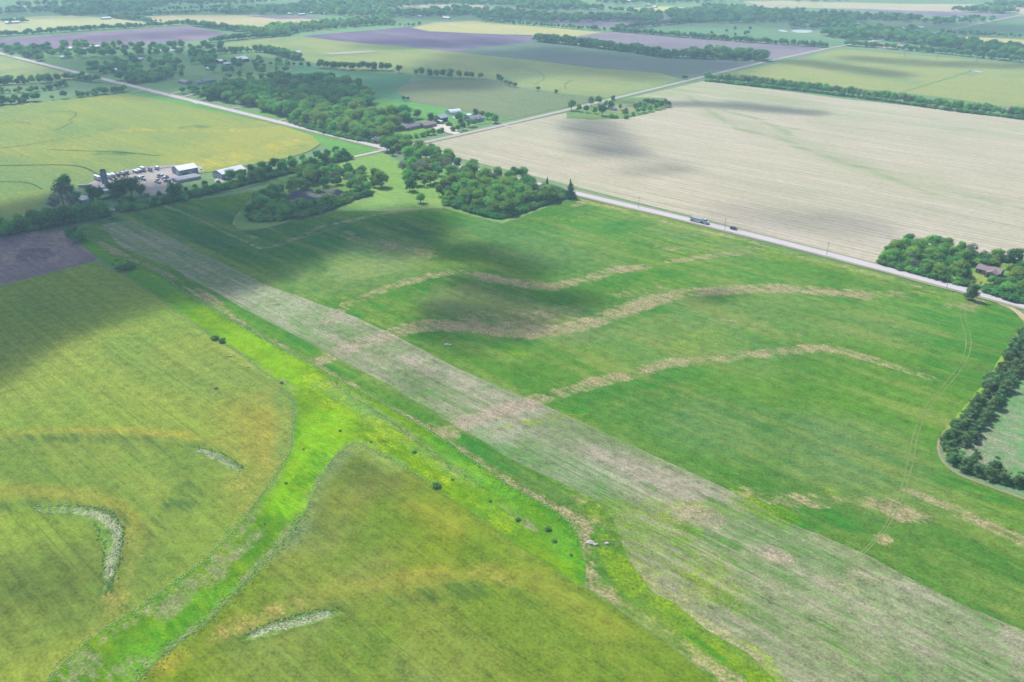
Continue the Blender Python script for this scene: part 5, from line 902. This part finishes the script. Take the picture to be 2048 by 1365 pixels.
for i, (px, py, L, wm, rm, lb) in enumerate(((136,100,14,0,0,'white-roofed house left among the suburb trees'),(180,99,18,1,0,'wide white-roofed hall behind the suburb trees'),(64,107,12,0,5,'pale-roofed house near the left end of the road'),(92,104,16,1,2,'brown-roofed house in the upper left suburb'),(107,104,12,0,1,'grey-roofed house beside the brown one in the suburb'),(166,103,14,1,1,'cream house below the wide hall'),
       (120,118,12,0,5,'silver-roofed shed among trees by the road'),(225,146,14,0,0,'white shed in front of the reddish house'),(240,141,16,3,1,'reddish house with blue-grey roof'),(357,167,20,1,1,'wide stone-coloured house alone on its lawn'),(408,168,18,2,1,'grey house behind the curved drive'),(394,171,8,0,1,'small garage by the curved drive'),(425,186,14,0,5,'white-roofed house sunk among dark cedars'),(501,192,14,1,2,'brown-roofed house at the forest edge'),
       (420,118,11,0,0,'small white barn on the hill pasture'),(412,141,12,0,0,'low white roof behind the driveway trees'),(450,133,10,0,0,'little white shed below the red barn'),(272,124,12,0,5,'silver roof showing through the suburb trees'),(505,131,8,1,5,'long grey shed in the pasture right of the barn'),(720,235,16,1,2,'brown-roofed house at the edge of the light wood'),(590,110,12,0,0,'tiny white shed beyond the barn'),(745,285,6,0,0,'small white sign hut at the crossing'),
       (787,10,8,0,0,'far white house at the horizon wood'),(838,36,16,0,0,'far white shed at the field corner'),(885,38,22,0,0,'long white shed below the far wood'),(893,30,8,0,0,'tiny white house in the far wood'),(645,30,18,0,0,'white store at the left of the far hamlet'),(576,30,14,0,0,'white roof at the left end of the far hamlet'),(598,32,18,0,0,'bright long roof in the far hamlet'),(622,29,14,1,0,'pale roof at the right end of the far hamlet'),
       (1252,4,20,0,0,'left of two bright far sheds'),(1270,4,20,0,0,'right of two bright far sheds'),(1295,13,12,0,0,'white house at the pale yellow far meadow'),(1305,16,10,0,0,'second white house at the pale yellow far meadow'),(1235,21,16,0,0,'long white roof left of the pale yellow far meadow'),(1484,4,10,0,0,'white house on the far pale field'),(1586,45,12,0,0,'white house among far pastures'),(1616,46,22,3,4,'long reddish far barn'),(1603,50,10,0,0,'white shed below the reddish far barn'),
       (1665,31,16,0,1,'grey far house in the wood band'),(1684,33,16,0,0,'white far roof in the wood band'),(1716,51,8,0,0,'lone white house left of the far fields'),(1797,61,12,0,0,'white house by the far side road'),(1804,59,10,0,0,'second house by the far side road'),(1812,60,8,0,0,'third small house by the far side road'),(1832,58,14,0,0,'white roof right of the far small houses'),(1790,66,12,0,5,'silver shed beside the far road'),(1866,43,16,1,1,'far farmhouse in the trees'),(1883,44,8,0,0,'tiny white far shed'),(1923,38,8,0,0,'bright white far cabin'),
       (1410,18,10,0,0,'white house among scattered far trees'),(1425,22,10,0,5,'silver roof among scattered far trees'),(960,7,10,0,0,'white roof in the horizon suburb'),(945,8,10,0,0,'second white roof in the horizon suburb'),(1009,6,10,0,0,'third white roof in the horizon suburb'),(1072,4,14,0,0,'far shed in the horizon wood'),(25,48,16,0,0,'white farm roof at the far left field'),(10,48,14,0,0,'second white farm roof at the far left field'),(205,40,20,0,0,'long pale roof on the far left wheat'),(45,18,12,1,0,'pale house at the top left horizon'))):
    x, y = G(px, py); hd = ROW - math.pi/2 if i % 3 else ROW - math.pi; r = empty('far_house', (x, y, .35), hd); tag(r, lb, 'house')
    W = 6.5 + (i * 7 % 4); gable_parts(r, L, W, 2.8, 1.8, wallc[wm], roofc[rm])
    if py > 90: box('door', L*.45, -.08, .05, L*.45+1.1, .02, 2.1, DARKW, r); box('window', L*.15, -.08, 1, L*.15+1.4, .02, 2.1, GLASSM, r); box('window', L*.75, -.08, 1, L*.75+1.4, .02, 2.1, GLASSM, r)
# concrete pipe end and rubble where the ditch meets the dirt track
for px, py, s, lb in ((1181,1087,1.6,'pale broken concrete slab at the ditch end'),(1190,1090,1.1,'second pale slab beside the first at the ditch'),(1213,1088,.9,'small pale rubble lump right of the slabs'),(893,690,1.5,'grey rock pile on the dark green terrace'),(900,691,1.2,'right part of the grey rock pile'),(461,713,.9,'white rock at the waterway edge'),(497,735,.8,'small pale rock on the waterway edge'),(432,778,1.0,'dark log lying in the left wheat')):
    x, y = G(px, py); V = ICO1[0] * np.array([s, s*.7, s*.35]) * np.random.RandomState(px).uniform(.75, 1.2, (len(ICO1[0]), 1)); o = mesh('rock', V, ICO1[1].tolist(), plain('pale_rock',(206,200,190),.15) if 'log' not in lb else BARK, None, (x, y, .3)); tag(o, lb, 'rock')
# ------------------------------------------------------------------ tall grass along the ditches (nobody could count it)
def tufts(name, lines, colr, sp, h, w, seed, label):
    rs = np.random.RandomState(seed); P = []
    for pts, width in lines:
        g = smooth_poly(GP(pts), 1)
        for i in range(len(g) - 1):
            a, c = np.array(g[i]), np.array(g[i+1]); L = np.hypot(*(c-a)); k = int(L / sp) + 1; t = (c-a)/max(L,1e-6); nn = np.array([-t[1], t[0]])
            for j in range(k): P.append(a + (c-a)*(j+rs.rand())/k + nn*rs.normal()*width)
    P = np.array(P); n = len(P); A = rs.rand(n)*6.28; H = h*rs.uniform(.5,1.4,n); Wd = w*rs.uniform(.5,1.3,n); V = []; F = []
    dx, dy = np.cos(A)*Wd, np.sin(A)*Wd
    Z0 = np.full(n, .15)
    pts = [np.stack([P[:,0]+dx, P[:,1]+dy, Z0],1), np.stack([P[:,0]-dx, P[:,1]-dy, Z0],1), np.stack([P[:,0]-dy, P[:,1]+dx, Z0],1), np.stack([P[:,0]+dy, P[:,1]-dx, Z0],1), np.stack([P[:,0]+rs.normal(size=n)*.15, P[:,1]+rs.normal(size=n)*.15, Z0+H],1)]
    V = np.stack(pts,1).reshape(-1,3); i = np.arange(n)*5
    F = np.concatenate([np.stack([i+a,i+b,i+4],1) for a,b in ((0,2),(2,1),(1,3),(3,0))])
    me = bpy.data.meshes.new(name); me.from_pydata(V.tolist(), [], F.tolist()); me.materials.append(leaf_mat(name + '_blades', colr, colr, tuple(int(q * .82) for q in colr), .5)); o = link(name, me); tag(o, label, kind='stuff')
LE = [(191,513),(246,547),(297,584),(342,615),(420,670),(472,702),(523,742),(560,766),(584,793),(587,826),(586,868),(583,898),(575,915),(545,958),(497,1028),(453,1076),(405,1124),(349,1165),(294,1206),(235,1243),(183,1276),(146,1309),(92,1365)]
RE = [(219,507),(284,531),(325,552),(376,589),(427,620),(495,661),(554,692),(581,709),(632,733),(697,771),(760,803),(830,845),(891,881),(917,900),(954,926),(1005,963),(1050,988),(1098,1014),(1139,1044),(1157,1070),(1161,1096)]
BE = [(273,1366),(297,1338),(326,1312),(371,1275),(419,1238),(463,1194),(519,1135),(578,1072),(611,1024),(637,961),(667,916),(687,898),(710,885),(735,894),(769,913),(802,931),(839,953),(865,972)]
LO = [(909,1002),(976,1046),(1028,1087),(1076,1116),(1117,1142),(1142,1161),(1168,1172)]
MID = [(640,745),(697,790),(760,830),(830,880),(900,932),(960,972),(1010,1006)]
tufts('tall_pale_grass', [(LE, .5),(LE[12:], 1.3),(RE, .6),(BE, .7),(BE[9:15], 2.2),(BE[:10], 1.4)], (226,255,170), .34, .18, .24, 5, 'pale tall grass fringing the grass waterway')
tufts('tall_green_grass', [(RE, 2.2),(MID, .8),(BE[:9], 2.4),(RE[14:], 2.6)], (150,226,60), .36, .2, .26, 6, 'taller green weeds along the waterway banks')
tufts('dry_reeds', [([(60,1016),(150,1016),(215,1024),(238,1055),(238,1110),(215,1170)], 1.1),([(395,902),(450,918),(480,938)], .7),([(495,1272),(560,1246),(650,1226)], .8)], (240,244,214), .22, .25, .25, 7, 'pale reeds of the rough patches')
tufts('dark_terrace_weeds', [([(380,893),(430,901),(468,918),(486,940)], .5),([(100,1013),(160,1012),(215,1020),(243,1048),(247,1090),(238,1130),(215,1190)], .8),([(490,1268),(540,1244),(620,1223),(678,1218)], .7),([(198,1058),(210,1100),(205,1150)], .5),([(1182,1092),(1215,1094),(1245,1088)], .6)], (104,166,86), .9, .2, .34, 8, 'dark weeds edging the rough patches')
# ------------------------------------------------------------------ distant trees: forest, suburbs, shelterbelts (one mass)
def smass(poly, sp, mix, h0, h1, holes=(), seed=1, wide=1.15): grove(poly, sp, mix, h0, h1, '', '', holes, seed, wide, False)
def sline(pts, sp, rows, h0, h1, mix={'dark': 2, 'leaf': 1}, seed=1, wide=1.1):
    for (x, y) in along(pts, sp * .72, rows, .45, seed): stuff_tree(pickk(mix), x, y, rt.uniform(h0 * .62, h1), wide * rt.uniform(.8, 1.25))
FM = {'dark': 4, 'leaf': 3}
smass([(478,212),(420,196),(440,182),(500,178),(560,170),(600,166),(640,160),(690,170),(722,185),(735,205),(740,222),(700,226),(640,222),(600,232),(578,240),(540,226)], 12, FM, 11, 16, seed=30, wide=1.25)
smass([(350,188),(400,178),(455,172),(520,178),(470,195),(445,204),(400,200)], 11, {'dark': 5, 'cedar': 2}, 7, 11, seed=31)
smass([(160,140),(230,128),(330,118),(380,125),(350,140),(260,145),(190,150)], 24, FM, 9, 13, seed=32)
smass([(0,110),(60,98),(200,92),(330,95),(440,92),(460,100),(380,110),(250,118),(120,118),(90,128)], 24, FM, 10, 14, seed=33)
smass([(0,100),(40,98),(90,112),(60,118)], 14, FM, 8, 12, seed=34)
smass([(170,145),(250,133),(300,150),(240,152)], 14, FM, 8, 11, seed=35)
smass([(240,162),(290,150),(380,140),(370,155),(300,168),(262,168)], 15, {'leaf': 3, 'dark': 3}, 9, 13, seed=36)
smass([(400,130),(520,118),(600,135),(560,160),(420,165)], 32, FM, 8, 12, seed=37)
smass([(440,170),(520,160),(600,155),(640,165),(560,180)], 17, FM, 9, 12, seed=38)
sline([(380,115),(460,108),(520,104),(560,112),(590,122)], 9, (0, 9), 9, 13, seed=39); sline([(265,170),(300,165),(340,155)], 9, (0, 8, 16), 8, 11, seed=40)
smass([(380,130),(410,118),(440,120),(430,132)], 14, FM, 9, 12, seed=41)
# rows in the left pastures
sline([(-80,172),(40,170),(100,166),(140,160),(190,166)], 13, (0, 3), 9, 13, seed=42); sline([(-80,182),(0,188),(60,186),(110,180),(138,172)], 9, (0, 5), 6, 9, seed=43); sline([(-80,214),(0,212),(40,208),(80,202)], 9, (0, 7), 9, 12, seed=44)
sline([(103,200),(110,200)], 8, (0,), 8, 9, seed=45); sline([(122,198),(136,198)], 8, (0,), 9, 11, seed=46); sline([(155,196),(200,190),(255,185)], 8, (0, 7), 7, 10, seed=47)
sline([(-200,90),(0,74),(180,62),(380,50)], 9, (0, 6), 9, 13, seed=48); sline([(380,52),(430,58),(478,64)], 9, (0, 8), 10, 14, seed=49)
smass([(478,66),(520,60),(580,56),(680,48),(780,40),(790,50),(700,56),(600,66),(575,72),(520,76),(500,70)], 14, {'leaf': 4, 'pale': 2, 'dark': 2}, 10, 15, seed=50); sline([(420,86),(500,78),(580,72)], 8, (0, 7), 9, 13, seed=51)
sline([(1066,83),(1150,92),(1250,104),(1335,117)], 8, (0, 8, 16), 12, 16, {'dark': 1}, seed=52, wide=1.0); smass([(1336,117),(1380,112),(1430,106),(1540,118),(1535,124),(1440,120),(1350,118)], 11, FM, 11, 15, seed=53)
sline([(965,45),(1100,55),(1210,63)], 11, (0,), 9, 12, seed=54); sline([(1220,63),(1370,76),(1500,86),(1652,96)], 8, (0, 6), 8, 12, seed=55); sline([(1240,60),(1340,50),(1440,40)], 10, (0, 12), 10, 14, seed=56)
smass([(1645,74),(1700,80),(1770,82),(1870,95),(1960,110),(2060,118),(2200,135),(2200,112),(2060,103),(1960,92),(1890,80),(1830,74),(1780,70),(1690,66),(1640,70)], 12, FM, 10, 15, seed=57); sline([(1690,92),(1760,97),(1860,106),(2050,126),(2200,140)], 9, (0, 8), 9, 12, seed=58)
smass([(700,185),(640,160)], 10, FM, 1, 2) if False else None
for (x, y) in fill_poly([(2076,614),(2300,680),(2300,560),(2076,536)], 9, seed=77): stuff_tree(pickk({'leaf': 3, 'dark': 2}), x, y, rt.uniform(7, 9.5))
ring = [(500,430),(512,438),(545,435),(600,430),(640,420),(700,397),(740,384),(744,368),(726,348),(690,342),(640,349),(600,360),(560,382),(520,400),(505,414)]
hole = ([(566,396),(588,380),(640,373),(694,374),(706,384),(682,398),(655,407),(640,415),(600,419),(572,411)],)
smass(ring, 9.5, {'leaf': 5, 'dark': 3}, 5.5, 8.5, holes=hole, seed=140, wide=1.2)
smass([(903,400),(942,414),(1003,429),(1045,416),(1100,396),(1100,386),(1050,380),(985,368),(950,350),(905,355)], 10, {'leaf': 5, 'pale': 2, 'dark': 1}, 7, 10, seed=141, wide=1.2)
smass([(1765,520),(1800,530),(1860,544),(1920,556),(1925,545),(1945,528),(1950,512),(1900,497),(1850,490),(1800,500)], 10, {'leaf': 5, 'dark': 2}, 5.5, 8, seed=142, wide=1.2)
for (x, y) in along([(2165,1010),(2300,1060),(2440,1115)], 4.5, (0,), jit=.2, seed=143): stuff_tree('cedar', x, y, rt.uniform(5, 7), 1.2)
# far woodland bands
for i, (poly, sp) in enumerate((([(600,8),(700,4),(860,2),(1000,4),(1150,4),(1180,20),(1080,22),(1030,15),(880,8),(760,22),(640,26),(600,18)], 21), ([(420,26),(520,18),(620,14),(700,22),(760,28),(840,25),(930,18),(975,22),(970,30),(860,36),(740,36),(620,30),(500,30)], 19),
      ([(940,30),(1000,24),(1060,30),(1170,38),(1190,44),(1110,46),(1020,42),(960,38)], 16), ([(1030,20),(1200,22),(1290,32),(1380,40),(1400,34),(1240,24),(1160,14),(1040,10)], 20), ([(1340,24),(1480,20),(1600,28),(1720,34),(1840,38),(1830,46),(1740,42),(1700,52),(1560,46),(1440,48),(1340,44)], 18),
      ([(1560,58),(1640,46),(1720,56),(1800,64),(1860,66),(1850,72),(1740,66),(1660,60)], 20), ([(0,22),(120,18),(260,14),(340,8),(280,26),(180,28),(60,26),(0,32)], 20), ([(0,14),(200,4),(420,2),(560,6),(420,12),(200,14)], 26), ([(110,26),(200,24),(200,30),(130,32)], 15), ([(1160,36),(1200,35),(1300,38),(1330,42),(1290,46),(1200,44)], 15),
      ([(680,10),(900,3),(1140,3),(1000,10)], 24), ([(1180,2),(1340,1),(1480,3),(1400,8),(1220,10)], 26), ([(1560,6),(1700,3),(1680,6)], 26), ([(1890,22),(1960,20),(2040,26),(2000,28)], 14), ([(1950,12),(2048,8),(2200,14),(2048,18)], 16), ([(1840,44),(1960,38),(1990,44),(1860,52)], 20))):
    smass(poly, sp, {'dark': 3, 'leaf': 3, 'pale': 1}, 10, 15, seed=60 + i, wide=1.3)
sline([(1880,68),(2060,78),(2200,88)], 10, (0,), 9, 12, seed=80); sline([(240,36),(330,30),(420,26),(480,30)], 10, (0, 8), 8, 12, seed=81); sline([(219,36),(290,44),(300,46)], 10, (0, 8), 8, 12, seed=82); sline([(0,44),(50,46)], 9, (0, 10), 8, 12, seed=83); sline([(1400,14),(1450,16),(1510,17)], 10, (0, 10), 8, 12, seed=84)
sline([(150,34),(250,26),(380,20),(470,15)], 11, (0,), 8, 12, seed=85); sline([(770,52),(820,54),(840,50)], 14, (0,), 6, 9, seed=86)
for x, y in ((300,45),(312,45),(322,45),(1453,66),(1470,60),(1500,62),(1423,70),(1490,70),(1496,70),(1470,72),(237,90),(1700,72),(560,128),(575,131),(588,133),(603,135),(617,134),(606,124),(590,120),(648,178),(510,134),(528,138),(542,132),(640,127),(655,170)): stuff_tree('dark', *G(x, y), rt.uniform(6, 9), 1.2)
# low scrub that closes the feet of the woods
SCRUB = []
def scrub(pts, h0, h1):
    for (x, y) in pts: SCRUB.append((x, y, rt.uniform(h0, h1), 1.3, 'bush' if rt.random() < .4 else 'darkbush', rt.random()))
scrub(fill_poly([(893,410),(942,424),(1003,438),(1045,424),(1122,398),(1140,394),(1112,384),(1050,378),(985,366),(950,345),(900,350),(884,380)], 4.2, seed=90), 2.5, 6)
scrub(along([(893,410),(942,425),(1003,439),(1045,425),(1122,399),(1145,395)], 2.6, (0,), seed=91), 2, 4.5)
scrub(along([(-80,486),(0,470),(60,460),(130,448),(218,432)], 3.2, (0, 8), seed=92), 3, 6.5); scrub(along([(246,426),(330,408),(400,392),(470,376),(560,352),(640,333),(708,318)], 3.2, (1, 8), seed=93), 3, 5.5)
scrub(along([(1757,527),(1800,540),(1860,555),(1932,572)], 3, (0, 5), seed=94), 2.5, 5); scrub(along([(1965,584),(2010,598),(2060,612),(2180,645)], 3, (0, 5), seed=95), 2.5, 5)
scrub(fill_poly([(1765,520),(1860,548),(1925,560),(1945,530),(2048,530),(1950,510),(1900,498),(1800,502)], 5.5, seed=96), 2, 5); scrub(fill_poly([(1970,580),(2060,606),(2180,640),(2180,545),(2040,540)], 5.5, seed=97), 2, 5)
scrub(along([(495,434),(512,443),(545,441),(600,436),(640,426),(700,402),(746,387)], 3.2, (0, 6), seed=98), 2.5, 5.5); scrub(along([(575,410),(600,416),(640,412),(680,397),(702,385)], 4, (0,), seed=99), 2, 4)
scrub(along([(1410,163),(1500,172),(1620,185),(1760,202),(1900,222),(2060,241),(2240,264)], 4.2, (0,), seed=100), 3, 5.5)
scrub(along([(582,246),(640,264),(700,278),(752,288)], 4, (0, 8), seed=101), 3, 6); scrub(along([(1896,898),(1908,928),(1946,950),(1998,965),(2048,978)], 3.5, (0,), seed=102), 1.5, 2.6)
def scatter(name, items, label=None, kind='stuff'):
    """points that carry size, turn and tree form; the node tree sets a crown of that form on each"""
    keys = [k for k in ('leaf', 'dark', 'pale', 'grey', 'cedar', 'bush', 'darkbush') if any(i[4] == k for i in items)]
    me = bpy.data.meshes.new(name); me.from_pydata([(i[0], i[1], .05) for i in items], [], [])
    var = []; src = []
    for i in items:
        cr = KIND[i[4]][1]; c = cr[int(i[5] * len(cr)) % len(cr)]
        if c not in src: src.append(c)
        var.append(src.index(c))
    a = me.attributes.new('form', 'INT', 'POINT'); a.data.foreach_set('value', var)
    a = me.attributes.new('size', 'FLOAT_VECTOR', 'POINT'); a.data.foreach_set('vector', [q for i in items for q in (i[2] * i[3], i[2] * i[3], i[2])])
    a = me.attributes.new('turn', 'FLOAT_VECTOR', 'POINT'); a.data.foreach_set('vector', [q for i in items for q in (0, 0, i[5] * 6283 % 6.283)])
    ob = link(name, me); tag(ob, kind=kind, label=label)
    ng = bpy.data.node_groups.new(name, 'GeometryNodeTree'); ng.interface.new_socket('Geometry', in_out='INPUT', socket_type='NodeSocketGeometry'); ng.interface.new_socket('Geometry', in_out='OUTPUT', socket_type='NodeSocketGeometry')
    gi = ng.nodes.new('NodeGroupInput'); go = ng.nodes.new('NodeGroupOutput'); jn = ng.nodes.new('GeometryNodeJoinGeometry')
    fa = ng.nodes.new('GeometryNodeInputNamedAttribute'); fa.data_type = 'INT'; fa.inputs[0].default_value = 'form'
    sa = ng.nodes.new('GeometryNodeInputNamedAttribute'); sa.data_type = 'FLOAT_VECTOR'; sa.inputs[0].default_value = 'size'
    ta = ng.nodes.new('GeometryNodeInputNamedAttribute'); ta.data_type = 'FLOAT_VECTOR'; ta.inputs[0].default_value = 'turn'
    users = {o.data.name: o for o in COL.objects if o.data is not None and o.type == 'MESH'}
    for i, c in enumerate(src):
        oi = ng.nodes.new('GeometryNodeObjectInfo'); oi.transform_space = 'ORIGINAL'; oi.inputs['Object'].default_value = users[c.name] if c.name in users else None
        cmp = ng.nodes.new('FunctionNodeCompare'); cmp.data_type = 'INT'; cmp.operation = 'EQUAL'; cmp.inputs[3].default_value = i
        ng.links.new(fa.outputs[0], cmp.inputs[2])
        ip = ng.nodes.new('GeometryNodeInstanceOnPoints'); ng.links.new(gi.outputs[0], ip.inputs['Points']); ng.links.new(cmp.outputs[0], ip.inputs['Selection']); ng.links.new(oi.outputs['Geometry'], ip.inputs['Instance'])
        ng.links.new(ta.outputs[0], ip.inputs['Rotation']); ng.links.new(sa.outputs[0], ip.inputs['Scale']); ng.links.new(ip.outputs[0], jn.inputs[0])
    ng.links.new(jn.outputs[0], go.inputs[0])
    md = ob.modifiers.new('scatter', 'NODES'); md.node_group = ng
    return ob
scatter('distant_trees', STUFF, 'mass of trees in the woods, gardens and shelterbelts toward the horizon')
scatter('undergrowth', SCRUB, 'low scrub closing the feet of woods and hedgerows')
print('TREES', tot, 'stuff', len(STUFF), 'scrub', len(SCRUB))
